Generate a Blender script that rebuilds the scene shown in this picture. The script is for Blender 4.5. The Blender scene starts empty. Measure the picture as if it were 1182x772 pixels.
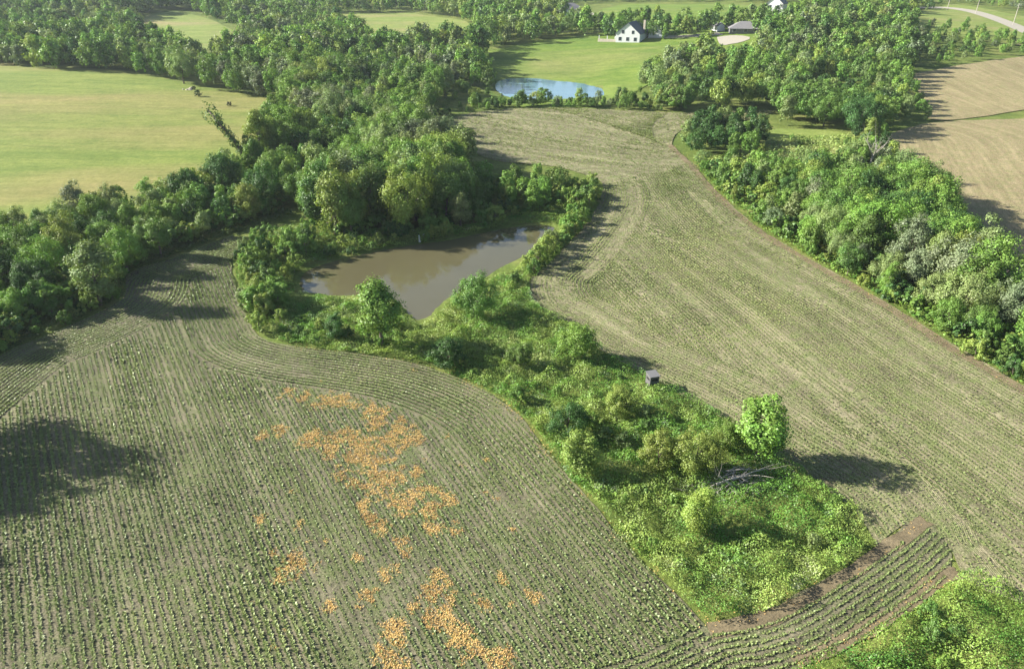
import bpy, math, random
import numpy as np
from mathutils import Vector, Matrix, geometry as mgeo

rng = np.random.default_rng(7)
random.seed(7)
SC = bpy.context.scene
COL = SC.collection

# ------------------------------------------------------------------ camera, sky, sun, exposure
F_PX, CAM_H, CX, CY = 820.0, 45.0, 591.0, 386.0
PITCH = math.atan((386 + 60) / 820)
cam_d = bpy.data.cameras.new('camera')
cam = bpy.data.objects.new('camera', cam_d)
COL.objects.link(cam)
cam.location = (0, 0, CAM_H)
cam.rotation_euler = (math.pi / 2 - PITCH, 0, 0)
cam_d.sensor_width = 36.0
cam_d.lens = 36.0 * F_PX / 1182.0
cam_d.clip_start = 0.5
cam_d.clip_end = 9000
SC.camera = cam

SUN_EL = math.radians(27)
SHADOW = Vector((1, -0.17, 0)).normalized()            # the way shadows fall on the ground
world = bpy.data.worlds.new('World')
SC.world = world
world.use_nodes = True
wn = world.node_tree.nodes
bg = wn['Background']
sky = wn.new('ShaderNodeTexSky')
sky.sky_type = 'NISHITA'
sky.sun_disc = False
sky.sun_elevation = SUN_EL
sky.sun_rotation = math.atan2(-SHADOW.x, -SHADOW.y)
sky.altitude = 300
sky.air_density = 1.0
sky.dust_density = 1.5
world.node_tree.links.new(sky.outputs[0], bg.inputs[0])
bg.inputs[1].default_value = 0.06
sun_d = bpy.data.lights.new('sun', 'SUN')
sun_d.energy = 5.0
sun_d.angle = math.radians(0.55)
sun_d.color = (1.0, 0.95, 0.85)
sun = bpy.data.objects.new('sun', sun_d)
COL.objects.link(sun)
sdir = Vector((SHADOW.x * math.cos(SUN_EL), SHADOW.y * math.cos(SUN_EL), -math.sin(SUN_EL)))
sun.rotation_euler = sdir.to_track_quat('-Z', 'Y').to_euler()
sun.location = (-200, 50, 200)

SC.view_settings.view_transform = 'Standard'
SC.view_settings.look = 'None'
SC.view_settings.gamma = 1.0
SC.view_settings.exposure = 1.65
SC.render.engine = 'CYCLES'
SC.cycles.max_bounces = 6
SC.cycles.diffuse_bounces = 3
SC.cycles.glossy_bounces = 3
SC.cycles.transmission_bounces = 3
SC.cycles.volume_bounces = 0
SC.cycles.transparent_max_bounces = 4
SC.cycles.use_denoising = True

# ------------------------------------------------------------------ numeric helpers
def smooth(a, b, x):
    t = np.clip((x - a) / (b - a), 0, 1)
    return t * t * (3 - 2 * t)

def vnoise(x, y, seed=0):
    """value noise in 0..1"""
    x = np.asarray(x, float); y = np.asarray(y, float)
    xi = np.floor(x).astype(np.int64); yi = np.floor(y).astype(np.int64)
    fx = x - xi; fy = y - yi
    fx = fx * fx * (3 - 2 * fx); fy = fy * fy * (3 - 2 * fy)
    def hsh(i, j):
        n = (i * 374761393 + j * 668265263 + seed * 1274126177) & 0xFFFFFFFF
        n = ((n ^ (n >> 13)) * 1274126177) & 0xFFFFFFFF
        n = (n ^ (n >> 16)) & 0xFFFFFF
        return n / float(0xFFFFFF)
    a = hsh(xi, yi); b = hsh(xi + 1, yi); c = hsh(xi, yi + 1); d = hsh(xi + 1, yi + 1)
    return (a * (1 - fx) + b * fx) * (1 - fy) + (c * (1 - fx) + d * fx) * fy

def fbm(x, y, seed=0, octs=3):
    s = 0; a = 0.5; t = 0
    for k in range(octs):
        s = s + a * vnoise(np.asarray(x) * 2 ** k, np.asarray(y) * 2 ** k, seed + k * 17)
        t += a; a *= 0.5
    return s / t

def inside(P, poly):
    """points (N,2) in polygon (M,2)"""
    x, y = P[:, 0], P[:, 1]
    r = np.zeros(len(P), bool)
    n = len(poly); j = n - 1
    for i in range(n):
        xi, yi = poly[i]; xj, yj = poly[j]
        if yi != yj:
            c = ((yi > y) != (yj > y)) & (x < (xj - xi) * (y - yi) / (yj - yi) + xi)
            r ^= c
        j = i
    return r

def dist_line(P, line, closed=False):
    """distance of points to a polyline, signed side (left +), arc length at the foot"""
    best = np.full(len(P), 1e18); side = np.zeros(len(P)); arc = np.zeros(len(P))
    L = list(line) + ([line[0]] if closed else [])
    s0 = 0.0
    for i in range(len(L) - 1):
        a = np.array(L[i]); d = np.array(L[i + 1]) - a
        ln = math.hypot(*d)
        if ln < 1e-9: continue
        w = P - a
        t = np.clip((w @ d) / (ln * ln), 0, 1)
        q = w - t[:, None] * d
        dd = (q * q).sum(1)
        m = dd < best
        best[m] = dd[m]
        side[m] = np.sign(d[0] * w[m, 1] - d[1] * w[m, 0])
        arc[m] = s0 + t[m] * ln
        s0 += ln
    return np.sqrt(best), side, arc

def catmull(pts, step):
    P = np.array(pts, float)
    out = []
    for i in range(len(P) - 1):
        p0 = P[max(i - 1, 0)]; p1 = P[i]; p2 = P[i + 1]; p3 = P[min(i + 2, len(P) - 1)]
        n = max(2, int(np.linalg.norm(p2 - p1) / step))
        for k in range(n):
            t = k / n
            out.append(0.5 * ((2 * p1) + (-p0 + p2) * t + (2 * p0 - 5 * p1 + 4 * p2 - p3) * t * t + (-p0 + 3 * p1 - 3 * p2 + p3) * t ** 3))
    out.append(P[-1])
    return np.array(out)

# ------------------------------------------------------------------ the lie of the land
BUMPS = [  # x, y, sx, sy, height
    (330, 560, 170, 130, 17), (165, 350, 75, 85, 8), (75, 440, 95, 60, 5), (-180, 255, 75, 70, 4.5),
    (5, 222, 60, 22, 1.6), (-330, 620, 200, 140, 16), (60, 800, 200, 120, 14), (95, 60, 45, 40, 1.2), (-55, 40, 30, 40, 0.8)]

def base_h(x, y):
    x = np.asarray(x, float); y = np.asarray(y, float)
    h = np.zeros_like(x)
    for bx, by, sx, sy, a in BUMPS:
        h = h + a * np.exp(-0.5 * (((x - bx) / sx) ** 2 + ((y - by) / sy) ** 2))
    h = h + (fbm(x / 60, y / 60, 3, 2) - 0.5) * 0.9 * smooth(20, 200, np.hypot(x, y))
    h = h + (fbm(x / 160 + 9, y / 160, 5, 2) - 0.5) * 8 * smooth(260, 600, y)
    h = h + 60 * smooth(1000, 2400, np.hypot(x, y)) * (0.6 + 0.6 * fbm(x / 400, y / 400, 8, 2))
    # level ground round both ponds
    for px, py, r in ((-8, 108, 34), (14, 282, 42)):
        w = np.exp(-(((x - px) ** 2 + (y - py) ** 2) / r ** 2) ** 1.5)
        h = h * (1 - w)
    return h

def ray(px, py):
    c, s = math.cos(PITCH), math.sin(PITCH)
    dx = (px - CX) / F_PX; dy = -(py - CY) / F_PX
    return np.array((dx, c + dy * s, -s + dy * c))

def G(px, py, z=None):
    """the point of the ground seen at a place of the photograph (1182 wide)"""
    d = ray(px, py)
    if z is not None:
        t = (z - CAM_H) / d[2]
        return (d[0] * t, d[1] * t)
    t = np.exp(np.linspace(math.log(30), math.log(2300), 900))
    hh = CAM_H + d[2] * t - base_h(d[0] * t, d[1] * t)
    k = np.argmax(hh < 0)
    if not (hh < 0).any():
        return (d[0] * 1500, d[1] * 1500)
    a, b = t[max(k - 1, 0)], t[k]
    for _ in range(18):
        m = 0.5 * (a + b)
        if CAM_H + d[2] * m - float(base_h(d[0] * m, d[1] * m)) < 0: b = m
        else: a = m
    return (d[0] * b, d[1] * b)

def GL(pts, z=None):
    return np.array([G(p[0], p[1], z) for p in pts])

def project(x, y, z):
    c, s = math.cos(PITCH), math.sin(PITCH)
    zz = z - CAM_H
    depth = y * c - zz * s
    up = y * s + zz * c
    return CX + F_PX * x / depth, CY - F_PX * up / depth

def depth_of(x, y, z=0.0):
    return y * math.cos(PITCH) - (z - CAM_H) * math.sin(PITCH)

POND = catmull(GL([(345, 338), (342, 322), (352, 312), (375, 303), (400, 297), (450, 287), (483, 282), (520, 277), (560, 268), (600, 261), (632, 260), (641, 264),
                   (636, 274), (622, 286), (600, 298), (574, 311), (553, 326), (530, 338), (512, 348), (500, 362), (486, 372), (472, 363), (455, 346), (425, 341), (385, 342), (345, 338)], -0.3), 1.0)
POND2 = catmull(GL([(568, 104), (572, 94), (598, 89), (640, 93), (675, 97), (704, 105), (698, 114), (650, 118), (590, 117), (568, 104)], -0.3), 3.0)

def carve(P):
    out = np.zeros(len(P))
    for poly, dep, wd in ((POND, 1.5, 2.2), (POND2, 1.8, 4.0)):
        lo = poly.min(0) - 8; hi = poly.max(0) + 8
        m = (P[:, 0] > lo[0]) & (P[:, 0] < hi[0]) & (P[:, 1] > lo[1]) & (P[:, 1] < hi[1])
        if not m.any(): continue
        Q = P[m]
        d, _, _ = dist_line(Q, poly, True)
        sd = np.where(inside(Q, poly), d, -d)
        out[m] = -0.3 * smooth(-wd * 1.2, 0, sd) - dep * smooth(0, wd * 1.6, sd)
    return out

def ground_h(x, y):
    x = np.atleast_1d(np.asarray(x, float)); y = np.atleast_1d(np.asarray(y, float))
    P = np.stack([x.ravel(), y.ravel()], 1)
    return (base_h(P[:, 0], P[:, 1]) + carve(P)).reshape(x.shape)

# ------------------------------------------------------------------ materials
def new_mat(name):
    m = bpy.data.materials.new(name); m.use_nodes = True
    nt = m.node_tree
    for n in list(nt.nodes): nt.nodes.remove(n)
    out = nt.nodes.new('ShaderNodeOutputMaterial')
    return m, nt, out

def N(nt, typ, **kw):
    n = nt.nodes.new(typ)
    for k, v in kw.items(): setattr(n, k, v)
    return n

def ramp(nt, fac, stops):
    r = N(nt, 'ShaderNodeValToRGB')
    el = r.color_ramp.elements
    while len(el) < len(stops): el.new(0.5)
    for e, (p, c) in zip(el, stops):
        e.position = p; e.color = (*c, 1)
    nt.links.new(fac, r.inputs[0])
    return r.outputs[0]

def noise(nt, vec, scale, detail=3, rough=0.55, dist=0.0):
    n = N(nt, 'ShaderNodeTexNoise')
    n.inputs['Scale'].default_value = scale; n.inputs['Detail'].default_value = detail
    n.inputs['Roughness'].default_value = rough; n.inputs['Distortion'].default_value = dist
    if vec is not None: nt.links.new(vec, n.inputs['Vector'])
    return n.outputs[0]

def mixc(nt, fac, a, b, mode='MIX'):
    m = N(nt, 'ShaderNodeMix', data_type='RGBA', blend_type=mode)
    if isinstance(fac, (int, float)): m.inputs[0].default_value = fac
    else: nt.links.new(fac, m.inputs[0])
    for i, v in ((6, a), (7, b)):
        if isinstance(v, tuple): m.inputs[i].default_value = (*v, 1)
        else: nt.links.new(v, m.inputs[i])
    return m.outputs[2]

def mapping(nt, vec, scale):
    m = N(nt, 'ShaderNodeMapping'); m.inputs['Scale'].default_value = scale
    nt.links.new(vec, m.inputs['Vector'])
    return m.outputs[0]

def geo_pos(nt):
    return N(nt, 'ShaderNodeNewGeometry').outputs['Position']

def diffuse_out(nt, out, col, rough=0.9, bump=None, bstr=0.4, bdist=0.1, spec=0.2):
    p = N(nt, 'ShaderNodeBsdfPrincipled')
    p.inputs['Roughness'].default_value = rough
    p.inputs['Specular IOR Level'].default_value = spec
    if isinstance(col, tuple): p.inputs['Base Color'].default_value = (*col, 1)
    else: nt.links.new(col, p.inputs['Base Color'])
    if bump is not None:
        b = N(nt, 'ShaderNodeBump'); b.inputs['Strength'].default_value = bstr; b.inputs['Distance'].default_value = bdist
        nt.links.new(bump, b.inputs['Height']); nt.links.new(b.outputs[0], p.inputs['Normal'])
    nt.links.new(p.outputs[0], out.inputs[0])
    return p

def plain(name, col, rough=0.7, var=0.25, scale=3.0, spec=0.3):
    m, nt, out = new_mat(name)
    f = noise(nt, N(nt, 'ShaderNodeTexCoord').outputs['Object'], scale, 4)
    c = mixc(nt, f, tuple(v * (1 - var) for v in col), tuple(min(1, v * (1 + var)) for v in col))
    diffuse_out(nt, out, c, rough, f, 0.2, 0.02, spec)
    return m

def leaf_mat(name, attr_type):
    """foliage: colour from the plant's own tint, every leaf a little different"""
    m, nt, out = new_mat(name)
    if attr_type == 'object':
        a = N(nt, 'ShaderNodeObjectInfo'); base = a.outputs['Color']
    else:
        a = N(nt, 'ShaderNodeAttribute', attribute_name='tint'); base = a.outputs['Color']
    v = N(nt, 'ShaderNodeAttribute', attribute_name='vary')
    hs = N(nt, 'ShaderNodeHueSaturation')
    mh = N(nt, 'ShaderNodeMapRange'); mh.inputs[3].default_value = 0.485; mh.inputs[4].default_value = 0.515
    mv = N(nt, 'ShaderNodeMapRange'); mv.inputs[3].default_value = 0.70; mv.inputs[4].default_value = 1.26
    nt.links.new(v.outputs['Fac'], mh.inputs[0]); nt.links.new(v.outputs['Fac'], mv.inputs[0])
    nt.links.new(mh.outputs[0], hs.inputs['Hue']); nt.links.new(mv.outputs[0], hs.inputs['Value'])
    nt.links.new(base, hs.inputs['Color'])
    d = N(nt, 'ShaderNodeBsdfDiffuse'); t = N(nt, 'ShaderNodeBsdfTranslucent'); g = N(nt, 'ShaderNodeBsdfGlossy')
    g.inputs['Roughness'].default_value = 0.45
    nt.links.new(hs.outputs[0], d.inputs[0])
    tc = mixc(nt, 1.0, hs.outputs[0], (1.25, 1.25, 0.55), 'MULTIPLY')
    nt.links.new(tc, t.inputs[0])
    m1 = N(nt, 'ShaderNodeMixShader'); m1.inputs[0].default_value = 0.22
    m2 = N(nt, 'ShaderNodeMixShader'); m2.inputs[0].default_value = 0.02
    nt.links.new(d.outputs[0], m1.inputs[1]); nt.links.new(t.outputs[0], m1.inputs[2])
    nt.links.new(m1.outputs[0], m2.inputs[1]); nt.links.new(g.outputs[0], m2.inputs[2])
    nt.links.new(m2.outputs[0], out.inputs[0])
    return m

M = {}
M['leaf'] = leaf_mat('foliage', 'object')
M['leaf_mass'] = leaf_mat('foliage_mass', 'attr')
M['bark'] = plain('bark', (0.13, 0.105, 0.085), 0.9, 0.4, 2.5)
M['dead_wood'] = plain('dead_wood', (0.36, 0.33, 0.29), 0.85, 0.35, 3)
M['white_wall'] = plain('white_siding', (0.60, 0.61, 0.62), 0.6, 0.05, 0.6)
M['cream_wall'] = plain('cream_siding', (0.66, 0.60, 0.48), 0.7, 0.08, 0.6)
M['dark_roof'] = plain('charcoal_shingles', (0.095, 0.110, 0.135), 0.8, 0.3, 1.5)
M['grey_roof'] = plain('grey_shingles', (0.17, 0.165, 0.17), 0.85, 0.2, 1.5)
M['glass'] = plain('window_glass', (0.04, 0.05, 0.06), 0.15, 0.2, 1.0, 0.6)
M['stone'] = plain('pale_stone', (0.48, 0.42, 0.34), 0.9, 0.25, 1.0)
M['blind_wall'] = plain('weathered_board', (0.10, 0.098, 0.096), 0.85, 0.35, 4)
M['blind_roof'] = plain('grey_tin', (0.15, 0.15, 0.15), 0.55, 0.2, 2)
M['dark_slot'] = plain('dark_opening', (0.015, 0.015, 0.016), 0.9, 0.1, 2)
M['pole_wood'] = plain('pole_wood', (0.33, 0.30, 0.26), 0.85, 0.2, 2)
M['porcelain'] = plain('insulator', (0.6, 0.6, 0.58), 0.3, 0.05, 2)

def ground_mat():
    m, nt, out = new_mat('grassland')
    p = geo_pos(nt)
    big = noise(nt, p, 0.02, 4); mid = noise(nt, p, 0.16, 4); fine = noise(nt, p, 1.6, 5, 0.7)
    a = ramp(nt, mid, [(0.25, (0.075, 0.105, 0.028)), (0.5, (0.115, 0.155, 0.04)), (0.75, (0.19, 0.20, 0.075))])
    b = ramp(nt, big, [(0.3, (0.8, 0.9, 0.75)), (0.7, (1.2, 1.1, 1.1))])
    c = mixc(nt, 1.0, a, b, 'MULTIPLY')
    f = ramp(nt, fine, [(0.25, (0.55, 0.58, 0.5)), (0.75, (1.35, 1.3, 1.25))])
    c = mixc(nt, 1.0, c, f, 'MULTIPLY')
    diffuse_out(nt, out, c, 0.95, fine, 0.8, 0.25, 0.1)
    return m

def meadow_mat(name, dark, light, dry, dry_at, stretch=(1, 1, 1)):
    m, nt, out = new_mat(name)
    p = geo_pos(nt)
    q = mapping(nt, p, stretch)
    big = noise(nt, q, 0.018, 5, 0.55, 0.6); mid = noise(nt, q, 0.10, 5, 0.6); fine = noise(nt, p, 1.1, 5, 0.7)
    a = ramp(nt, mid, [(0.3, dark), (0.7, light)])
    w = ramp(nt, big, [(dry_at - 0.12, (0, 0, 0)), (dry_at + 0.12, (1, 1, 1))])
    c = mixc(nt, w, a, dry)
    sw = noise(nt, mapping(nt, p, (0.045, 0.55, 1)), 1.0, 4, 0.7)
    c = mixc(nt, 1.0, c, ramp(nt, sw, [(0.3, (0.82, 0.85, 0.78)), (0.7, (1.16, 1.12, 1.14))]), 'MULTIPLY')
    pt = noise(nt, p, 0.28, 5, 0.7)
    c = mixc(nt, 1.0, c, ramp(nt, pt, [(0.3, (0.80, 0.86, 0.76)), (0.65, (1.1, 1.06, 1.08))]), 'MULTIPLY')
    f = ramp(nt, fine, [(0.25, (0.72, 0.74, 0.66)), (0.75, (1.24, 1.2, 1.2))])
    c = mixc(nt, 1.0, c, f, 'MULTIPLY')
    diffuse_out(nt, out, c, 0.95, fine, 0.6, 0.15, 0.1)
    return m

def soil_mat(name, dark, light, straw, straw_amt, green, green_amt, row_far):
    """tilled soil with last year's stubble lying along the rows; UV = (metres across the rows, metres along)"""
    m, nt, out = new_mat(name)
    uv = N(nt, 'ShaderNodeUVMap', uv_map='rows').outputs[0]
    p = geo_pos(nt)
    mid = noise(nt, p, 0.10, 4); fine = noise(nt, p, 2.6, 5, 0.7); med = noise(nt, p, 0.7, 4, 0.7)
    st = noise(nt, mapping(nt, uv, (0.42, 0.035, 1)), 1.0, 4, 0.6)
    st2 = noise(nt, mapping(nt, uv, (2.2, 0.25, 1)), 1.0, 4, 0.65)
    soil = ramp(nt, mid, [(0.3, dark), (0.7, light)])
    f = ramp(nt, fine, [(0.25, (0.6, 0.6, 0.6)), (0.75, (1.4, 1.38, 1.35))])
    soil = mixc(nt, 1.0, soil, f, 'MULTIPLY')
    w1 = ramp(nt, st, [(0.42, (0, 0, 0)), (0.68, (straw_amt,) * 3)])
    soil = mixc(nt, w1, soil, straw)
    w2 = ramp(nt, st2, [(0.5, (0, 0, 0)), (0.72, (straw_amt * 0.75,) * 3)])
    soil = mixc(nt, w2, soil, straw)
    w3 = ramp(nt, med, [(0.42, (0, 0, 0)), (0.7, (green_amt,) * 3)])
    soil = mixc(nt, w3, soil, green)
    wv = N(nt, 'ShaderNodeTexWave', wave_type='BANDS', bands_direction='X')
    wv.inputs['Scale'].default_value = 0.314 / 0.76 * 0.5; wv.inputs['Distortion'].default_value = 1.2
    wv.inputs['Detail'].default_value = 2; wv.inputs['Detail Scale'].default_value = 0.6
    nt.links.new(uv, wv.inputs['Vector'])
    fleck = noise(nt, mapping(nt, p, (1, 1, 1)), 7.5, 3, 0.75)
    w4 = ramp(nt, fleck, [(0.52, (0, 0, 0)), (0.66, (straw_amt,) * 3)])
    soil = mixc(nt, w4, soil, tuple(min(1, v * 1.25) for v in straw))
    fl2 = noise(nt, p, 4.3, 3, 0.7)
    w5 = ramp(nt, fl2, [(0.33, (0.75, 0.75, 0.75)), (0.47, (0, 0, 0))])
    soil = mixc(nt, w5, soil, tuple(v * 0.45 for v in dark))
    h = N(nt, 'ShaderNodeMath', operation='MULTIPLY_ADD'); h.inputs[1].default_value = 0.25
    nt.links.new(wv.outputs['Fac'], h.inputs[0]); nt.links.new(fine, h.inputs[2])
    diffuse_out(nt, out, soil, 0.95, h.outputs[0], 0.7, 0.10, 0.1)
    return m

M['ground'] = ground_mat()
M['hay'] = meadow_mat('mown_hay', (0.112, 0.165, 0.034), (0.185, 0.222, 0.056), (0.225, 0.20, 0.082), 0.57, (0.5, 1.5, 1))
M['pasture'] = meadow_mat('pasture_grass', (0.085, 0.15, 0.028), (0.165, 0.225, 0.048), (0.20, 0.21, 0.08), 0.64, (0.7, 1.4, 1))
M['pale_meadow'] = meadow_mat('pale_meadow_grass', (0.14, 0.195, 0.048), (0.20, 0.245, 0.072), (0.25, 0.225, 0.11), 0.58, (0.7, 1.4, 1))
M['soil'] = soil_mat('tilled_soil', (0.062, 0.060, 0.038), (0.115, 0.108, 0.068), (0.30, 0.265, 0.175), 0.5, (0.105, 0.14, 0.045), 0.85, 0)
M['soil_right'] = soil_mat('streaked_soil', (0.076, 0.071, 0.042), (0.145, 0.135, 0.080), (0.36, 0.32, 0.20), 0.66, (0.125, 0.165, 0.05), 0.95, 0)
M['soil_far'] = soil_mat('stubble_soil', (0.150, 0.122, 0.068), (0.235, 0.195, 0.108), (0.345, 0.282, 0.165), 0.75, (0.13, 0.16, 0.052), 0.75, 1)

def gravel_mat():
    m, nt, out = new_mat('gravel')
    p = geo_pos(nt)
    f = noise(nt, p, 2.2, 5, 0.7); g = noise(nt, p, 0.12, 3)
    c = mixc(nt, f, (0.25, 0.23, 0.185), (0.39, 0.36, 0.30))
    c = mixc(nt, ramp(nt, g, [(0.5, (0, 0, 0)), (0.8, (0.5, 0.5, 0.5))]), c, (0.33, 0.29, 0.22))
    diffuse_out(nt, out, c, 0.95, f, 0.3, 0.05, 0.2)
    return m
M['gravel'] = gravel_mat()

def water_mat(name, col, wave, rough):
    m, nt, out = new_mat(name)
    p = geo_pos(nt)
    f = noise(nt, p, 0.12, 3)
    c = mixc(nt, f, tuple(v * 0.85 for v in col), tuple(v * 1.12 for v in col))
    b = noise(nt, mapping(nt, p, (1.0, 1.6, 1)), wave, 3, 0.6)
    pr = diffuse_out(nt, out, c, rough, b, 0.03, 0.05, 0.5)
    pr.inputs['IOR'].default_value = 1.55
    return m
M['mud_water'] = water_mat('muddy_water', (0.092, 0.084, 0.045), 1.6, 0.02)
M['clear_water'] = water_mat('clear_water', (0.13, 0.23, 0.29), 0.9, 0.08)

# ------------------------------------------------------------------ object helpers
def link(name, me, mat=None, parent=None):
    o = bpy.data.objects.new(name, me)
    COL.objects.link(o)
    if me is not None and mat is not None:
        for mm in (mat if isinstance(mat, (list, tuple)) else [mat]): me.materials.append(mm)
    if parent is not None: o.parent = parent
    return o

def empty(name, loc, rz=0.0):
    o = bpy.data.objects.new(name, None)
    o.empty_display_size = 0.5
    o.location = loc; o.rotation_euler = (0, 0, rz)
    COL.objects.link(o)
    return o

def tag(o, label, cat, group=None):
    o['label'] = label; o['category'] = cat
    if group: o['group'] = group
    return o

def mesh_np(name, V, F, smooth_shade=False, attrs=None):
    """mesh from vertex array and an (n,k) face array, or a list of those"""
    me = bpy.data.meshes.new(name)
    Fs = F if isinstance(F, list) else [F]
    Fs = [f for f in Fs if len(f)]
    V = np.asarray(V, np.float32)
    loops = np.concatenate([f.ravel() for f in Fs]).astype(np.int32)
    tot = np.concatenate([np.full(len(f), f.shape[1]) for f in Fs]).astype(np.int32)
    start = np.concatenate([[0], np.cumsum(tot)[:-1]]).astype(np.int32)
    me.vertices.add(len(V)); me.vertices.foreach_set('co', V.ravel())
    me.loops.add(len(loops)); me.loops.foreach_set('vertex_index', loops)
    me.polygons.add(len(tot)); me.polygons.foreach_set('loop_start', start); me.polygons.foreach_set('loop_total', tot)
    if smooth_shade: me.polygons.foreach_set('use_smooth', np.ones(len(tot), bool))
    for k, a in (attrs or {}).items():
        a = np.asarray(a, np.float32)
        if a.ndim == 1:
            at = me.attributes.new(k, 'FLOAT', 'POINT'); at.data.foreach_set('value', a)
        else:
            at = me.attributes.new(k, 'FLOAT_COLOR', 'POINT')
            at.data.foreach_set('color', np.concatenate([a, np.ones((len(a), 1), np.float32)], 1).ravel())
    me.update(calc_edges=True)
    if len(V) < 20000: me.validate()
    return me

class MB:
    """collects boxes, prisms and tubes into one mesh"""
    def __init__(s): s.v = []; s.f = []
    def add(s, V, F):
        o = len(s.v); s.v += [tuple(map(float, p)) for p in V]; s.f += [tuple(i + o for i in f) for f in F]
    def box(s, x0, x1, y0, y1, z0, z1):
        s.add([(x0, y0, z0), (x1, y0, z0), (x1, y1, z0), (x0, y1, z0), (x0, y0, z1), (x1, y0, z1), (x1, y1, z1), (x0, y1, z1)],
              [(3, 2, 1, 0), (4, 5, 6, 7), (0, 1, 5, 4), (1, 2, 6, 5), (2, 3, 7, 6), (3, 0, 4, 7)])
    def tube(s, pts, rad, n=6):
        P = [Vector(p) for p in pts]
        rings = []
        for i, p in enumerate(P):
            d = (P[min(i + 1, len(P) - 1)] - P[max(i - 1, 0)]).normalized()
            a = d.orthogonal().normalized(); b = d.cross(a)
            rings.append([p + (a * math.cos(2 * math.pi * k / n) + b * math.sin(2 * math.pi * k / n)) * rad[i] for k in range(n)])
        # keep ring orientation consistent
        V = [q for r in rings for q in r]
        for i in range(1, len(rings)):
            best = min(range(n), key=lambda o: sum((rings[i][(k + o) % n] - rings[i - 1][k]).length for k in range(n)))
            rings[i] = [rings[i][(k + best) % n] for k in range(n)]
        V = [q for r in rings for q in r]
        Fc = []
        for i in range(len(rings) - 1):
            for k in range(n):
                a = i * n + k; b = i * n + (k + 1) % n
                Fc.append((a, b, b + n, a + n))
        Fc.append(tuple(range(n - 1, -1, -1))); Fc.append(tuple((len(rings) - 1) * n + k for k in range(n)))
        s.add(V, Fc)
    def mesh(s, name, smooth_shade=False):
        me = bpy.data.meshes.new(name); me.from_pydata(s.v, [], s.f); me.update()
        if smooth_shade: me.polygons.foreach_set('use_smooth', [True] * len(me.polygons))
        return me
    def build(s, name, mat, parent=None, smooth_shade=False):
        return link(name, s.mesh(name, smooth_shade), mat, parent)

def cards(C, Nn, size, aspect=0.8, seed=0):
    """leaf-shaped faces at C, facing Nn"""
    r = np.random.default_rng(seed)
    n = len(C)
    Nn = Nn / np.maximum(np.linalg.norm(Nn, axis=1, keepdims=True), 1e-9)
    R = r.normal(size=(n, 3))
    T = np.cross(Nn, R); T /= np.maximum(np.linalg.norm(T, axis=1, keepdims=True), 1e-9)
    B = np.cross(Nn, T)
    sz = (np.broadcast_to(size, (n,)) * (0.7 + 0.6 * r.random(n)))[:, None] * 0.5
    bend = Nn * sz * 0.35
    V = np.stack([C - T * sz, C - B * sz * aspect + bend, C + T * sz, C + B * sz * aspect + bend * 0.6], 1).reshape(-1, 3)
    Fq = np.arange(4 * n).reshape(n, 4)
    return V, Fq

# ------------------------------------------------------------------ terrain
def graded(lo_fine, hi_fine, step, lo, hi, grow):
    a = list(np.arange(lo_fine, hi_fine + 1e-6, step))
    s = step
    x = a[-1]
    while x < hi:
        s *= grow; x += s; a.append(min(x, hi))
    s = step; x = a[0]; pre = []
    while x > lo:
        s *= grow; x -= s; pre.append(max(x, lo))
    return np.array(pre[::-1] + a)

gx = graded(-110, 80, 1.0, -1900, 1900, 1.045)
gy = graded(28, 190, 1.0, -250, 2600, 1.045)
XX, YY = np.meshgrid(gx, gy)
ZZ = ground_h(XX, YY)
nx, ny = len(gx), len(gy)
idx = np.arange(nx * ny).reshape(ny, nx)
Fg = np.stack([idx[:-1, :-1], idx[:-1, 1:], idx[1:, 1:], idx[1:, :-1]], -1).reshape(-1, 4)
terrain = link('ground', mesh_np('ground', np.stack([XX.ravel(), YY.ravel(), ZZ.ravel()], 1), Fg, True), M['ground'])
terrain['kind'] = 'structure'

def lift(x, y):
    return 0.05 + 0.0007 * np.maximum(0, np.hypot(x, y) - 60)

def sheet(name, poly, step, mat, rowsfn=None, up=0.0, kind='structure', z=None):
    """a patch of ground cover following the land, cut to an outline"""
    P = np.asarray(poly, float)
    lo, hi = P.min(0), P.max(0)
    xs = np.arange(lo[0], hi[0], step); ys = np.arange(lo[1], hi[1], step)
    q = np.stack(np.meshgrid(xs, ys), -1).reshape(-1, 2) + (rng.random((len(xs) * len(ys), 2)) - 0.5) * step * 0.3
    q = q[inside(q, P)]
    if len(q):
        d, _, _ = dist_line(q, P, True)
        q = q[d > step * 0.45]
    allp = np.concatenate([P, q])
    n = len(P)
    vs, _, fs, _, _, _ = mgeo.delaunay_2d_cdt([Vector(p) for p in allp], [(i, (i + 1) % n) for i in range(n)], [], 1, 1e-4)
    V = np.array([(v.x, v.y) for v in vs])
    zz = ground_h(V[:, 0], V[:, 1]) + lift(V[:, 0], V[:, 1]) + up if z is None else np.full(len(V), z)
    me = mesh_np(name, np.column_stack([V, zz]), np.array([f for f in fs if len(f) == 3]), True)
    # faces look up
    nz = np.zeros(len(me.polygons) * 3); me.polygons.foreach_get('normal', nz)
    if nz.reshape(-1, 3)[:, 2].mean() < 0: me.flip_normals()
    if rowsfn is not None:
        U = rowsfn(V)
        li = np.zeros(len(me.loops), np.int32); me.loops.foreach_get('vertex_index', li)
        uvl = me.uv_layers.new(name='rows'); uvl.data.foreach_set('uv', U[li].astype(np.float32).ravel())
    o = link(name, me, mat)
    o['kind'] = kind
    return o

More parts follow.
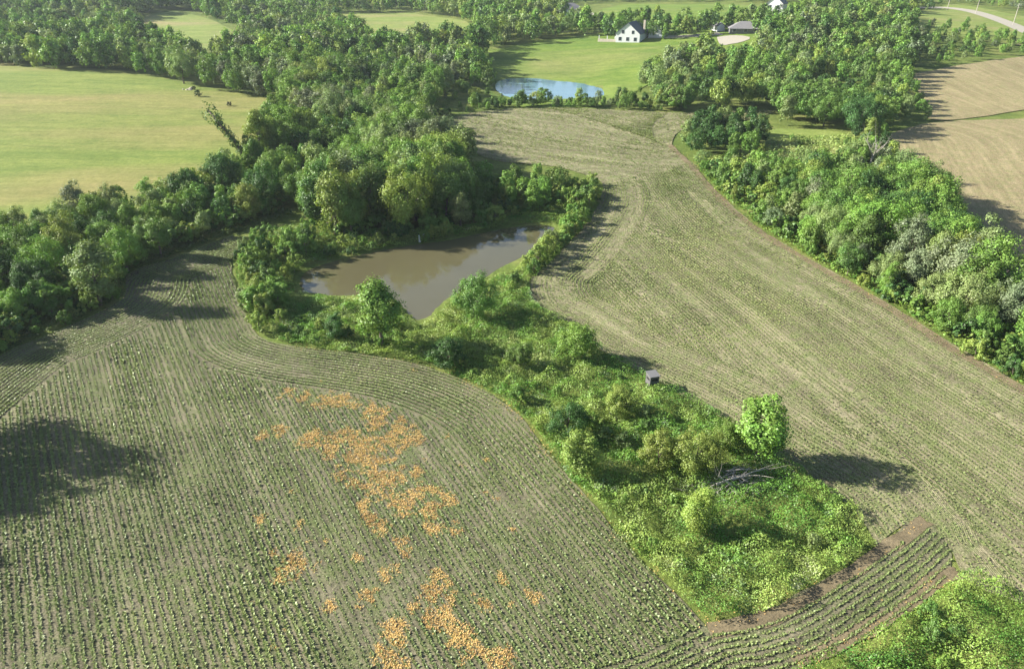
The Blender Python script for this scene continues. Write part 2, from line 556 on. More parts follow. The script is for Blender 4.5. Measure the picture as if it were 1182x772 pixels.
def ragged(poly, amp, step, seed):
    """an outline as hand-drivers and weeds leave it"""
    c = catmull(list(poly) + [poly[0]], step)[:-1]
    d = np.roll(c, -1, 0) - np.roll(c, 1, 0)
    nrm = np.stack([d[:, 1], -d[:, 0]], 1); nrm /= np.maximum(np.linalg.norm(nrm, axis=1, keepdims=True), 1e-9)
    return c + nrm * ((fbm(c[:, 0] / 3.0, c[:, 1] / 3.0, seed, 3) - 0.5) * 2 * amp)[:, None]

# --- outlines of the fields (places in the photograph -> points on the land)
STRIP_L = [(300, 388), (345, 400), (400, 407), (470, 418), (530, 437), (570, 457), (600, 480), (640, 530), (690, 590), (740, 645), (790, 697), (815, 720)]
TIP = [(815, 720), (845, 716), (900, 699), (960, 664), (1012, 630)]
STRIP_R = [(1012, 630), (985, 590), (930, 548), (888, 522), (850, 492), (800, 462), (760, 441), (720, 420), (690, 402), (655, 376), (625, 357), (613, 338), (616, 318),
           (640, 298), (665, 272), (684, 248), (694, 224), (690, 208)]
left_px = [(-150, 520), (0, 412), (60, 386), (130, 353), (146, 338), (150, 315), (200, 299), (268, 273), (276, 285), (266, 302), (276, 340)] + STRIP_L + TIP + \
          [(1062, 596), (1100, 640), (1088, 672), (1050, 706), (990, 742), (925, 772), (870, 800), (600, 860), (0, 900), (-200, 800)]
right_px = STRIP_R + [(640, 193), (565, 184), (520, 158), (508, 147), (530, 134), (580, 127), (640, 125), (700, 127), (790, 131), (892, 128), (850, 142), (790, 150), (776, 168), (800, 190),
            (830, 224), (880, 266), (950, 308), (1020, 348), (1100, 398), (1182, 446), (1260, 492), (1300, 720), (1182, 696), (1112, 668), (1100, 640), (1062, 596)]
CROP_L = ragged(GL(left_px), 0.35, 1.5, 11)
CROP_R = ragged(GL(right_px), 0.45, 1.8, 12)
field3_px = [(1026, 156), (1080, 142), (1182, 138), (1300, 134), (1330, 330), (1182, 372), (1140, 335), (1100, 292), (1085, 240), (1056, 205), (1036, 180)]
field4_px = [(1052, 86), (1110, 76), (1182, 66), (1280, 58), (1300, 112), (1182, 128), (1110, 138), (1072, 138), (1060, 110)]
CROP_3 = ragged(GL(field3_px), 0.8, 4, 13)
CROP_4 = ragged(GL(field4_px), 1.0, 6, 14)
gSL, gTIP, gSR = catmull(GL(STRIP_L), 1.0), catmull(GL(TIP + [(1062, 596)]), 1.0), catmull(GL(STRIP_R), 1.0)
gTIPx = catmull(GL([(560, 800), (660, 778), (736, 755)] + TIP + [(1050, 598)]), 1.0)
gWOOD = catmull(GL([(-150, 520), (0, 412), (60, 386), (130, 353), (150, 322), (200, 299), (268, 273)]), 1.0)
gRIGHT = catmull(GL([(776, 168), (800, 190), (830, 224), (880, 266), (950, 308), (1020, 348), (1100, 398), (1182, 446), (1300, 514), (1500, 632), (1800, 810)]), 1.0)
gTOP = catmull(GL([(508, 147), (570, 158), (640, 168), (720, 180), (790, 182), (840, 170)]), 1.0)
gNECK = catmull(GL([(268, 273), (250, 290), (262, 330), (285, 375), (300, 392), (345, 404), (400, 412), (470, 424), (530, 443), (572, 464), (600, 486), (640, 538)]), 1.0)

# rows of the big left field fan slightly
LA0, LA1 = np.array(G(570, 457)), np.array(G(815, 720))
angA, angB = math.radians(28), math.radians(38)

def zone_left(P):
    """(u across rows, v along) for soil streaks"""
    o = np.array(G(700, 600))
    d = np.array((math.sin(math.radians(31)), -math.cos(math.radians(31))))
    nrm = np.array((d[1], -d[0]))
    w = P - o
    U = np.stack([w @ nrm, w @ d], 1)
    dt, st, at = dist_line(P, gTIPx)
    m = (dt < 7.5) & (st < 0)
    U[m] = np.stack([dt, at], 1)[m]
    dw, sw, aw = dist_line(P, gWOOD)
    m = dw < 9
    U[m] = np.stack([dw, aw], 1)[m]
    dn, sn, an = dist_line(P, gNECK)
    m = (dn < 8) & (an < an.max() - 12)
    U[m] = np.stack([dn, an], 1)[m]
    return U

SW_A, SW_B = np.array(G(690, 214)), np.array(G(802, 184))
def above_swale(P):
    d = SW_B - SW_A
    c = (d[0] * (P[:, 1] - SW_A[1]) - d[1] * (P[:, 0] - SW_A[0])) / np.hypot(*d)
    return c > (fbm(P[:, 0] / 7, P[:, 1] / 7, 19, 2) - 0.5) * 12

def zone_right(P):
    dr, sr, ar = dist_line(P, gRIGHT)
    U = np.stack([dr, ar], 1)
    d2, s2, a2 = dist_line(P, gTOP)
    m = above_swale(P)
    U[m] = np.stack([d2 * s2, a2], 1)[m]
    d3, s3, a3 = dist_line(P, gSR)
    m = d3 < 9
    U[m] = np.stack([d3, a3], 1)[m]
    return U

def zone_line(line):
    g = np.array(GL(line))
    def fn(P):
        d, s, a = dist_line(P, g)
        return np.stack([d * s, a], 1)
    return fn

sheet('crop_field', CROP_L, 1.6, M['soil'], zone_left)
sheet('crop_field', CROP_R, 2.0, M['soil_right'], zone_right)
sheet('crop_field', CROP_3, 4.0, M['soil_far'], zone_line([(1060, 160), (1100, 240), (1182, 330), (1300, 420)]))
sheet('crop_field', CROP_4, 6.0, M['soil_far'], zone_line([(1050, 70), (1120, 105), (1240, 150)]))

hay_px = [(-140, 60), (0, 70), (30, 78), (150, 83), (210, 96), (290, 111), (332, 120), (324, 140), (300, 178), (250, 215), (190, 240), (130, 250), (60, 272), (-20, 300), (-140, 330)]
sheet('hay_field', ragged(GL(hay_px), 1.5, 6, 21), 6.0, M['hay'])
pasture_px = [(556, 72), (562, 60), (600, 53), (640, 45), (690, 40), (700, 28), (690, 16), (720, 6), (800, 6), (890, 8), (930, 4), (930, 20), (880, 40), (868, 60), (835, 62), (800, 68), (765, 84), (735, 106),
              (700, 122), (600, 124), (565, 112), (560, 95)]
PASTURE = ragged(GL(pasture_px), 2.0, 8, 22)
# the pond is cut out of the pasture by keeping the sheet below the water line there
sheet('pasture', PASTURE, 6.0, M['pasture'])
mA_px = [(156, 24), (185, 15), (225, 18), (270, 36), (268, 56), (230, 58), (200, 48)]
mB_px = [(392, 14), (440, 18), (470, 16), (530, 24), (556, 40), (545, 54), (440, 52), (405, 34)]
mR_px = [(1050, 16), (1100, 6), (1182, 20), (1290, 42), (1290, 66), (1182, 54), (1120, 46), (1062, 34)]
sheet('meadow', ragged(GL(mA_px), 2, 10, 23), 10, M['pale_meadow'])
sheet('meadow', ragged(GL(mB_px), 2, 10, 24), 10, M['pale_meadow'])
sheet('meadow', ragged(GL(mR_px), 2, 10, 25), 10, M['pale_meadow'])
clear_px = [(868, 172), (880, 152), (930, 150), (985, 156), (1000, 172), (960, 186), (900, 184)]
sheet('meadow', ragged(GL(clear_px), 0.8, 3, 26), 4, M['pale_meadow'])

def ribbon(name, line_px, w, mat, step=4.0, up=0.06):
    c = catmull(GL(line_px), step)
    d = np.gradient(c, axis=0); d /= np.linalg.norm(d, axis=1, keepdims=True)
    nrm = np.stack([-d[:, 1], d[:, 0]], 1)
    rows = [c + nrm * (w * k) for k in (-0.5, -0.17, 0.17, 0.5)]
    V = np.concatenate(rows)
    zz = ground_h(V[:, 0], V[:, 1]) + lift(V[:, 0], V[:, 1]) + up
    n = len(c); F_ = []
    for r in range(3):
        for i in range(n - 1):
            F_.append((r * n + i, r * n + i + 1, (r + 1) * n + i + 1, (r + 1) * n + i))
    o = link(name, mesh_np(name, np.column_stack([V, zz]), np.array(F_), True), mat)
    o['kind'] = 'structure'
    return o

ribbon('gravel_road', [(1052, 10), (1090, 10), (1120, 14), (1150, 23), (1182, 36), (1230, 58)], 9.0, M['gravel'])
ribbon('driveway', [(748, 44), (790, 43), (832, 40)], 6.0, M['gravel'])
sheet('gravel_yard', ragged(GL([(827, 44), (846, 42), (866, 44), (858, 49), (844, 52), (832, 53)]), 0.5, 4, 28), 4, M['gravel'], up=0.12)
def margin(line, off_, w, seed):
    c = np.asarray(line); d = np.gradient(c, axis=0); d /= np.maximum(np.linalg.norm(d, axis=1, keepdims=True), 1e-9)
    nrm = np.stack([-d[:, 1], d[:, 0]], 1)
    rows_ = []
    for q in (-0.5, -0.15, 0.15, 0.5):
        ww = off_ + q * w * (0.45 + 1.1 * fbm(c[:, 0] / 2.2 + q * 9, c[:, 1] / 2.2, seed, 3))
        rows_.append(c + nrm * ww[:, None])
    V = np.concatenate(rows_); n = len(c)
    zz = ground_h(V[:, 0], V[:, 1]) + lift(V[:, 0], V[:, 1]) + 0.025
    F_ = [(r * n + i, r * n + i + 1, (r + 1) * n + i + 1, (r + 1) * n + i) for r in range(3) for i in range(n - 1)]
    o = link('bare_soil', mesh_np('bare_soil', np.column_stack([V, zz]), np.array(F_), True), M['bare'])
    o['kind'] = 'structure'
def bare_mat():
    m, nt, out = new_mat('bare_earth')
    p = geo_pos(nt)
    a = noise(nt, p, 0.5, 5, 0.7); f = noise(nt, p, 5.0, 4, 0.75)
    c = ramp(nt, a, [(0.3, (0.100, 0.083, 0.053)), (0.7, (0.205, 0.170, 0.108))])
    c = mixc(nt, 1.0, c, ramp(nt, f, [(0.3, (0.6, 0.6, 0.6)), (0.7, (1.45, 1.4, 1.3))]), 'MULTIPLY')
    diffuse_out(nt, out, c, 0.95, f, 0.6, 0.08, 0.1)
    return m
M['bare'] = bare_mat()
margin(gRIGHT[gRIGHT[:, 1] > 40], -0.9, 1.5, 141)
margin(gTIP, -0.6, 1.3, 142)
margin(catmull(GL([(1112, 668), (1088, 674), (1050, 707), (990, 744), (925, 774)]), 0.8), -0.6, 1.2, 143)
sheet('pond', POND[:-1], 3.0, M['mud_water'], z=-0.3)
sheet('pond', POND2[:-1], 6.0, M['clear_water'], z=-0.3)

# ------------------------------------------------------------------ crops and ground cover
def row_lines(guide, k0, k1, spacing, ds):
    """points along curves set off from a guide by k*spacing"""
    c = catmull(guide, 1.0) if len(guide) < 6 else np.asarray(guide)
    seg = np.linalg.norm(np.diff(c, axis=0), axis=1)
    s = np.concatenate([[0], np.cumsum(seg)])
    t = np.arange(0, s[-1], ds)
    x = np.interp(t, s, c[:, 0]); y = np.interp(t, s, c[:, 1])
    # smooth the guide so that set-off rows do not kink
    k = max(3, int(6 / ds)); ker = np.ones(k) / k
    xs = np.convolve(np.pad(x, k, mode='edge'), ker, 'same')[k:-k]; ys = np.convolve(np.pad(y, k, mode='edge'), ker, 'same')[k:-k]
    dx = np.gradient(xs); dy = np.gradient(ys); l = np.hypot(dx, dy) + 1e-9
    nxv, nyv = -dy / l, dx / l
    out = []
    for kk in np.arange(k0, k1):
        o = kk * spacing
        out.append(np.stack([x + nxv * o, y + nyv * o, np.full(len(t), o), t], 1))
    return np.concatenate(out)

def in_view(P, margin=30, hz=0.5):
    px, py = project(P[:, 0], P[:, 1], base_h(P[:, 0], P[:, 1]) + hz)
    return (px > -margin) & (px < 1182 + margin) & (py > -margin) & (py < 772 + margin) & (P[:, 1] > 5)

inL = lambda P: inside(P, CROP_L)
inR = lambda P: inside(P, CROP_R)
plants = []          # x, y, u, s, size
SP = 0.56
# left field, main body: rows that fan slightly
A0 = np.array(G(815, 722)); dA = np.array((-math.sin(math.radians(28)), math.cos(math.radians(28))))
nA = np.array((-math.cos(math.radians(33)), -math.sin(math.radians(33))))
rows = []
for k in range(0, 205):
    o = k * SP
    a = math.radians(28 + 10 * min(1, o / 70))
    d = np.array((-math.sin(a), math.cos(a)))
    t = np.arange(-40, 130, 0.105)
    p0 = A0 + nA * o
    rows.append(np.stack([p0[0] + d[0] * t, p0[1] + d[1] * t, np.full(len(t), o), t], 1))
R_ = np.concatenate(rows)
R_ = R_[inL(R_[:, :2])]
dT, sT, _ = dist_line(R_[:, :2], gTIPx); dW, _, _ = dist_line(R_[:, :2], gWOOD); dN, _, aN = dist_line(R_[:, :2], gNECK)
_, _, aE = dist_line(gNECK[-1:], gNECK)
dN = np.where(aN > aE[0] - 12, 99, dN)
R_ = R_[((dT > 7.6) | (sT > 0)) & (dW > 9.6) & (dN > 7.8)]
plants.append(R_)
for guide, k0, k1, lim in ((gTIPx, -17, 4, 7.4), (gWOOD, -16, 17, 9.3)):
    Q = row_lines(guide, k0, k1, SP, 0.11)
    Q = Q[inL(Q[:, :2])]
    dd_, ss_, _ = dist_line(Q[:, :2], gTIP)
    dx_, sx_, _ = dist_line(Q[:, :2], gTIPx)
    plants.append(Q[(dd_ > 1.0) & ((k1 != 4) | (sx_ < 0))])
Q = row_lines(gNECK, -14, 30, SP, 0.11)
Q = Q[inL(Q[:, :2])]
dN, _, _ = dist_line(Q[:, :2], gNECK); dW, _, _ = dist_line(Q[:, :2], gWOOD)
dN, _, aN = dist_line(Q[:, :2], gNECK)
dN = np.where(aN > aE[0] - 12, 99, dN)
plants.append(Q[((dN < 7.6) | ((Q[:, 1] > 90) & (dN < 90))) & (dW > 9.4)])
n_left = sum(len(p) for p in plants)
# right field
Q = row_lines(gRIGHT, -180, 1, SP, 0.125)
Q = Q[inR(Q[:, :2])]
dS, _, _ = dist_line(Q[:, :2], gSR)
plants.append(Q[(dS > 9) & ~above_swale(Q)])
Q = row_lines(gSR, -17, 18, SP, 0.20)
Q = Q[inR(Q[:, :2])]
plants.append(Q[~above_swale(Q)])
Q = row_lines(gTOP, -110, 90, SP * 1.3, 0.4)
Q = Q[inR(Q[:, :2])]
plants.append(Q[above_swale(Q)])
PL = np.concatenate(plants)
# corners that no row reaches still carry plants
cell = 1.2
occ = set(map(tuple, np.floor(PL[:, :2] / cell).astype(int)))
allf = np.concatenate([CROP_L, CROP_R]); lo_, hi_ = allf.min(0), allf.max(0)
lo_ = np.maximum(lo_, (-70, 28)); hi_ = np.minimum(hi_, (110, 240))
ij = np.stack(np.meshgrid(np.arange(int(lo_[0] / cell), int(hi_[0] / cell)), np.arange(int(lo_[1] / cell), int(hi_[1] / cell))), -1).reshape(-1, 2)
cc = (ij + 0.5) * cell
bare = np.array([tuple(k) not in occ for k in ij]) & (inL(cc) | inR(cc)) & in_view(cc)
dB, _, _ = dist_line(cc, gTIP); bare &= (dB > 1.5)
q = np.repeat(cc[bare], 12, 0) + rng.uniform(-0.5, 0.5, (int(bare.sum()) * 12, 2)) * cell
PL = np.concatenate([PL, np.column_stack([q, q])])
PL[:, :2] += rng.normal(size=(len(PL), 2)) * 0.035
keep = in_view(PL[:, :2])
PL = PL[keep]
is_right = inside(PL[:, :2], CROP_R)
dep = depth_of(PL[:, 0], PL[:, 1])
# yellow burnt patches in the left field
BURN = [(330, 454, 7), (352, 458, 7), (372, 463, 10), (390, 466, 9), (408, 468, 7), (426, 474, 9), (445, 478, 8), (434, 492, 8), (463, 495, 11), (479, 505, 8), (460, 516, 10), (450, 508, 8), (324, 496, 7), (303, 502, 5),
        (358, 508, 11), (379, 516, 13), (403, 505, 11), (416, 523, 15), (434, 536, 15), (437, 552, 12), (458, 552, 10), (411, 557, 6), (481, 570, 9), (502, 570, 8), (515, 577, 9), (466, 583, 10), (494, 589, 11),
        (421, 583, 8), (494, 589, 8), (524, 612, 6), (460, 625, 6), (428, 598, 7), (334, 655, 12), (423, 689, 8), (382, 696, 7), (446, 662, 9), (414, 644, 6), (501, 680, 13), (515, 698, 12), (496, 712, 7),
        (528, 735, 12), (546, 749, 12), (560, 762, 12), (455, 735, 12), (450, 753, 13), (460, 770, 12), (583, 769, 12), (560, 694, 6), (615, 689, 6), (580, 671, 6), (480, 700, 7), (470, 640, 5), (440, 610, 6),
        (316, 640, 5), (395, 545, 7), (478, 545, 6), (500, 610, 7), (508, 720, 8), (448, 575, 8), (300, 600, 5), (345, 605, 4)]
burn_c = [(G(x, y), r) for x, y, r in BURN]
def burn_at(P):
    v = np.zeros(len(P))
    for (c, r) in burn_c:
        rad = r / F_PX * depth_of(c[0], c[1]) * 1.6
        q = (P - np.array(c)) / np.array((1.0, 1.45)) / rad
        v = np.maximum(v, 1 - np.sqrt((q * q).sum(1)))
    return np.where(v > 0, v, 0)
bz = burn_at(PL[:, :2])
bn = fbm(PL[:, 0] / 0.9, PL[:, 1] / 0.9, 31, 2)
bn2 = fbm(PL[:, 0] / 0.35, PL[:, 1] / 0.35, 33, 2)
burnt = (~is_right) & (bz + (bn - 0.5) * 1.5 + (bn2 - 0.5) * 1.3 > 0.36) & (bz > 0.01)
stray = (~is_right) & (vnoise(PL[:, 0] / 0.8, PL[:, 1] / 0.8, 77) > 0.955)
burnt |= stray & (PL[:, 0] > -25) & (PL[:, 0] < 3)

vig = fbm(PL[:, 2] * 0.35, PL[:, 3] * 0.05, 41, 3) * 0.65 + fbm(PL[:, 0] / 7, PL[:, 1] / 7, 43, 3) * 0.5
streak = fbm(PL[:, 2] * 0.42 + 5, PL[:, 3] * 0.035, 45, 3)
size = 0.12 + 0.105 * np.clip((vig - 0.3) / 0.5, 0, 1)
size = size * (0.65 + 0.7 * rng.random(len(PL)))
thin = np.where(is_right, np.clip((streak - 0.52) * 5.0, 0, 0.6), np.clip((0.45 - vig) * 4, 0, 0.3) + 0.5 * (vnoise(PL[:, 0] / 1.3, PL[:, 1] / 1.3, 63) > 0.86))
size = np.where(is_right, size * 0.88, size)
dE_, _, _ = dist_line(PL[:, :2], gRIGHT)
thin = np.where(is_right & (dE_ < 4.5), np.maximum(thin, 0.8 - 0.12 * dE_), thin)
alive = (rng.random(len(PL)) > thin) & (~burnt | (rng.random(len(PL)) < 0.22))
far_thin = rng.random(len(PL)) < np.clip(1.25 - dep / 300, 0.5, 1)
alive &= far_thin
PLa = PL[alive]; sza = size[alive]; ra = is_right[alive]

def tufts(P, sz, tint, seed, nb=4, flat=0.75, wid=0.30):
    """small leafy plants: nb blades each, spreading from the stem"""
    r = np.random.default_rng(seed)
    n = len(P)
    z = ground_h(P[:, 0], P[:, 1]) + lift(P[:, 0], P[:, 1])
    C0 = np.column_stack([P[:, :2], z])
    Vs, Fs, T, Vy = [], [], [], []
    off = 0
    ang0 = r.random(n) * 6.283
    pv = r.random(n)
    for b in range(nb):
        a = ang0 + b * 6.283 / nb + r.normal(size=n) * 0.4
        el = flat * (0.55 + 0.6 * r.random(n))
        d = np.stack([np.cos(a) * np.cos(el), np.sin(a) * np.cos(el), np.sin(el)], 1)
        side = np.stack([-np.sin(a), np.cos(a), np.zeros(n)], 1)
        L = (sz * (0.75 + 0.5 * r.random(n)))[:, None]
        w = L * wid
        base = C0 + np.array((0, 0, 0.02))
        mid = base + d * L * 0.55
        tip = base + d * L + np.array((0, 0, -0.12)) * L
        V = np.stack([base, mid - side * w, tip, mid + side * w], 1).reshape(-1, 3)
        Vs.append(V); Fs.append(np.arange(4 * n).reshape(n, 4) + off); off += 4 * n
        T.append(np.repeat(tint, 4, 0)); Vy.append(np.repeat(np.clip(pv * 0.6 + 0.4 * r.random(n), 0, 1), 4))
    return np.concatenate(Vs), np.concatenate(Fs), np.concatenate(T), np.concatenate(Vy)

tl = np.array((0.175, 0.225, 0.078)); tr = np.array((0.185, 0.225, 0.082))
hue = fbm(PLa[:, 0] / 9, PLa[:, 1] / 9, 51, 3)[:, None]
tint = np.where(ra[:, None], tr, tl) * (0.75 + 0.5 * hue) + np.array((0.05, 0.035, 0.012)) * np.clip(hue - 0.45, 0, 1) * 1.5
V, Fq, T, Vy = tufts(PLa, sza * np.clip(dep[alive] / 90, 1, 1.9), tint, 61)
crops = link('crop_rows', mesh_np('crop_rows', V, Fq, False, {'tint': T, 'vary': Vy}), M['leaf_mass'])
crops['kind'] = 'stuff'

# dry yellow weeds: the burnt patches and the sprayed edges of the strip
Bp = PL[burnt]
Bp = np.repeat(Bp, 8, 0); Bp[:, :2] += rng.normal(size=(len(Bp), 2)) * 0.17
edge = []
for line, w, den, seed in ((gSL[int(len(gSL) * 0.42):], 0.5, 16, 1), (gTIP, 0.6, 7, 2), (catmull(GL([(1112, 668), (1088, 674), (1050, 707), (990, 744), (925, 774)]), 1.0), 0.7, 14, 3),
                           (gRIGHT, 0.7, 4, 4), (gSL[:int(len(gSL) * 0.42)], 0.4, 4, 5)):
    seg = np.linalg.norm(np.diff(line, axis=0), axis=1).sum()
    n = int(seg * den)
    i = rng.random(n) * (len(line) - 1); a = i.astype(int); f = (i - a)[:, None]
    p = line[a] * (1 - f) + line[np.minimum(a + 1, len(line) - 1)] * f + rng.normal(size=(n, 2)) * w
    p = p[fbm(p[:, 0] / 1.5, p[:, 1] / 1.5, 90 + seed, 2) > 0.45]
    edge.append(np.column_stack([p, np.zeros((len(p), 2))]))
Bp = np.concatenate([Bp] + edge)
Bp = Bp[in_view(Bp[:, :2])]
pick = fbm(Bp[:, 0] / 1.1, Bp[:, 1] / 1.1, 55, 2)[:, None] + rng.normal(size=(len(Bp), 1)) * 0.18
bt = np.array((0.45, 0.285, 0.105)) + (np.array((0.70, 0.49, 0.19)) - np.array((0.45, 0.285, 0.105))) * np.clip((pick - 0.15) * 1.8, 0, 1)
V, Fq, T, Vy = tufts(Bp, 0.05 + 0.10 * rng.random(len(Bp)), bt, 62, 4, 0.8, 0.2)
dry = link('dry_weeds', mesh_np('dry_weeds', V, Fq, False, {'tint': T, 'vary': Vy}), M['leaf_mass'])
dry['kind'] = 'stuff'

# --- lush weeds: a lumpy canopy of leaves over the strip, the banks and the corner
def cover(poly, density, size, hmax, lump, tintfn, seed, keepfn=None, hmin=0.12):
    r = np.random.default_rng(seed)
    P = np.asarray(poly); lo, hi = P.min(0), P.max(0)
    n = int((hi - lo).prod() * density)
    q = lo + r.random((n, 2)) * (hi - lo)
    q = q[inside(q, P)]
    q = q[in_view(q, 40)]
    if keepfn is not None: q = q[keepfn(q)]
    def canopy(a, b):
        c = fbm(a / lump, b / lump, seed, 3)
        s = vnoise(a / (lump * 0.33), b / (lump * 0.33), seed + 5)
        return hmin + hmax * np.clip((c - 0.3) / 0.45, 0, 1) * (0.55 + 0.45 * s)
    e = 0.15
    c0 = canopy(q[:, 0], q[:, 1])
    gx_ = (canopy(q[:, 0] + e, q[:, 1]) - c0) / e; gy_ = (canopy(q[:, 0], q[:, 1] + e) - c0) / e
    z = ground_h(q[:, 0], q[:, 1]) + lift(q[:, 0], q[:, 1])
    C = np.column_stack([q, z + c0 * (0.55 + 0.5 * r.random(len(q)))])
    Nn = np.column_stack([-gx_, -gy_, np.ones(len(q))]); Nn /= np.linalg.norm(Nn, axis=1, keepdims=True)
    Nn = Nn * 0.9 + r.normal(size=Nn.shape) * 0.45
    V, Fq = cards(C, Nn, size * (0.6 + 0.8 * vnoise(q[:, 0] / 0.9, q[:, 1] / 0.9, seed + 9)), 0.5, seed)
    T = np.repeat(tintfn(q, c0, r), 4, 0)
    Vy = np.repeat(r.random(len(q)), 4)
    return V, Fq, T, Vy

def weed_tint(q, c, r):
    a = fbm(q[:, 0] / 4, q[:, 1] / 4, 71, 3)[:, None]; b = fbm(q[:, 0] / 1.6, q[:, 1] / 1.6, 72, 2)[:, None]
    g = np.array((0.145, 0.285, 0.046)); y = np.array((0.26, 0.36, 0.08)); d = np.array((0.08, 0.175, 0.036)); w = np.array((0.34, 0.37, 0.21))
    t = d + (g - d) * np.clip(b * 1.6, 0, 1) + (y - g) * np.clip((a - 0.42) * 3.5, 0, 1)
    t = t + (w - y) * np.clip((b - 0.62) * 4, 0, 1) * (r.random((len(q), 1)) < 0.5)
    return t
def lush_tint(q, c, r):
    a = fbm(q[:, 0] / 2.2, q[:, 1] / 2.2, 75, 3)[:, None]
    return np.array((0.085, 0.19, 0.032)) + (np.array((0.23, 0.33, 0.065)) - np.array((0.085, 0.19, 0.032))) * np.clip((a - 0.3) * 2.2, 0, 1)
def pale_tint(q, c, r):
    a = fbm(q[:, 0] / 3, q[:, 1] / 3, 78, 3)[:, None]
    return np.array((0.22, 0.31, 0.075)) + np.array((0.16, 0.13, 0.09)) * np.clip((a - 0.35) * 2, 0, 1)
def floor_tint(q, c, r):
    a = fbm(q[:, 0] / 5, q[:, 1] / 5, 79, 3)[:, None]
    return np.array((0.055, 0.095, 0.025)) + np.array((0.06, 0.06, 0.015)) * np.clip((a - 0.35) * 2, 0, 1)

STRIP = ragged(GL([(318, 392), (310, 360), (345, 346), (400, 348), (450, 354), (486, 380), (510, 362), (540, 345), (575, 322), (606, 306), (612, 318), (612, 340)] +
                  [p for p in STRIP_R[:11]][::-1] + TIP[::-1] + STRIP_L[::-1][:-1]), 0.3, 1.5, 33)
TIPZONE = GL([(560, 470), (600, 440), (690, 404), (760, 442), (850, 492), (930, 548), (1012, 628), (960, 664), (815, 718), (740, 645), (640, 530), (590, 480)])
parts_ = []
parts_.append(cover(STRIP, 125, 0.17, 1.5, 2.3, weed_tint, 101, lambda q: inside(q, TIPZONE) | (fbm(q[:, 0] / 6, q[:, 1] / 6, 5, 2) > 0.2)))
BANK_E = ragged(GL([(690, 210), (696, 224), (684, 250), (665, 274), (640, 300), (616, 320), (606, 308), (628, 288), (642, 272), (646, 262), (636, 256), (600, 258), (560, 264), (600, 240), (640, 224)]), 0.2, 1.5, 34)
parts_.append(cover(BANK_E, 50, 0.22, 1.1, 3.0, lush_tint, 102))
BANK_W = ragged(GL([(278, 290), (300, 272), (345, 262), (420, 268), (500, 264), (560, 258), (560, 266), (480, 280), (400, 294), (350, 308), (338, 322), (340, 342), (310, 360), (300, 386), (284, 350), (270, 305)]), 0.2, 1.5, 35)
parts_.append(cover(BANK_W, 50, 0.22, 1.2, 3.0, weed_tint, 103))
CORNER = ragged(GL([(1112, 666), (1182, 694), (1320, 724), (1330, 860), (860, 830), (925, 774), (990, 745), (1050, 709), (1090, 676)]), 0.2, 1.2, 36)
parts_.append(cover(CORNER, 150, 0.16, 1.7, 3.4, lush_tint, 104, None, 0.35))
# grassy verge in front of both woods
VERGE_R = GL([(800, 188), (830, 223), (880, 265), (950, 307), (1020, 347), (1100, 397), (1182, 445), (1260, 490), (1260, 470), (1182, 428), (1100, 378), (1020, 330), (950, 292), (880, 252), (835, 212), (805, 182)])
parts_.append(cover(VERGE_R, 14, 0.40, 0.7, 2.5, lush_tint, 105))
VERGE_L = GL([(-150, 518), (0, 410), (60, 384), (130, 351), (146, 336), (150, 313), (200, 297), (268, 271), (340, 250), (330, 240), (260, 258), (190, 288), (130, 310), (110, 340), (50, 366), (0, 390), (-150, 490)])
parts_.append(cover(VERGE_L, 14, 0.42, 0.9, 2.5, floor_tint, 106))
CLEAR = GL([(800, 184), (860, 176), (905, 160), (985, 156), (1000, 176), (960, 192), (905, 192), (850, 195)])
parts_.append(cover(CLEAR, 5, 0.6, 1.0, 5.0, pale_tint, 107))
off = 0; VV, FF, TT, YV = [], [], [], []
for V, Fq, T, Vy in parts_:
    VV.append(V); FF.append(Fq + off); off += len(V); TT.append(T); YV.append(Vy)
weeds = link('tall_weeds', mesh_np('tall_weeds', np.concatenate(VV), np.concatenate(FF), False, {'tint': np.concatenate(TT), 'vary': np.concatenate(YV)}), M['leaf_mass'])
weeds['kind'] = 'stuff'
# pale grass round the pond's near bank
GRASS1 = GL([(340, 340), (400, 343), (452, 350), (486, 376), (520, 352), (575, 318), (610, 326), (612, 345), (640, 368), (690, 404), (700, 430), (640, 450), (560, 420), (480, 395), (400, 372), (330, 362)])
V, Fq, T, Vy = cover(GRASS1, 80, 0.18, 0.8, 2.2, pale_tint, 111)
gr = link('tall_grass', mesh_np('tall_grass', V, Fq, False, {'tint': T, 'vary': Vy}), M['leaf_mass'])
gr['kind'] = 'stuff'

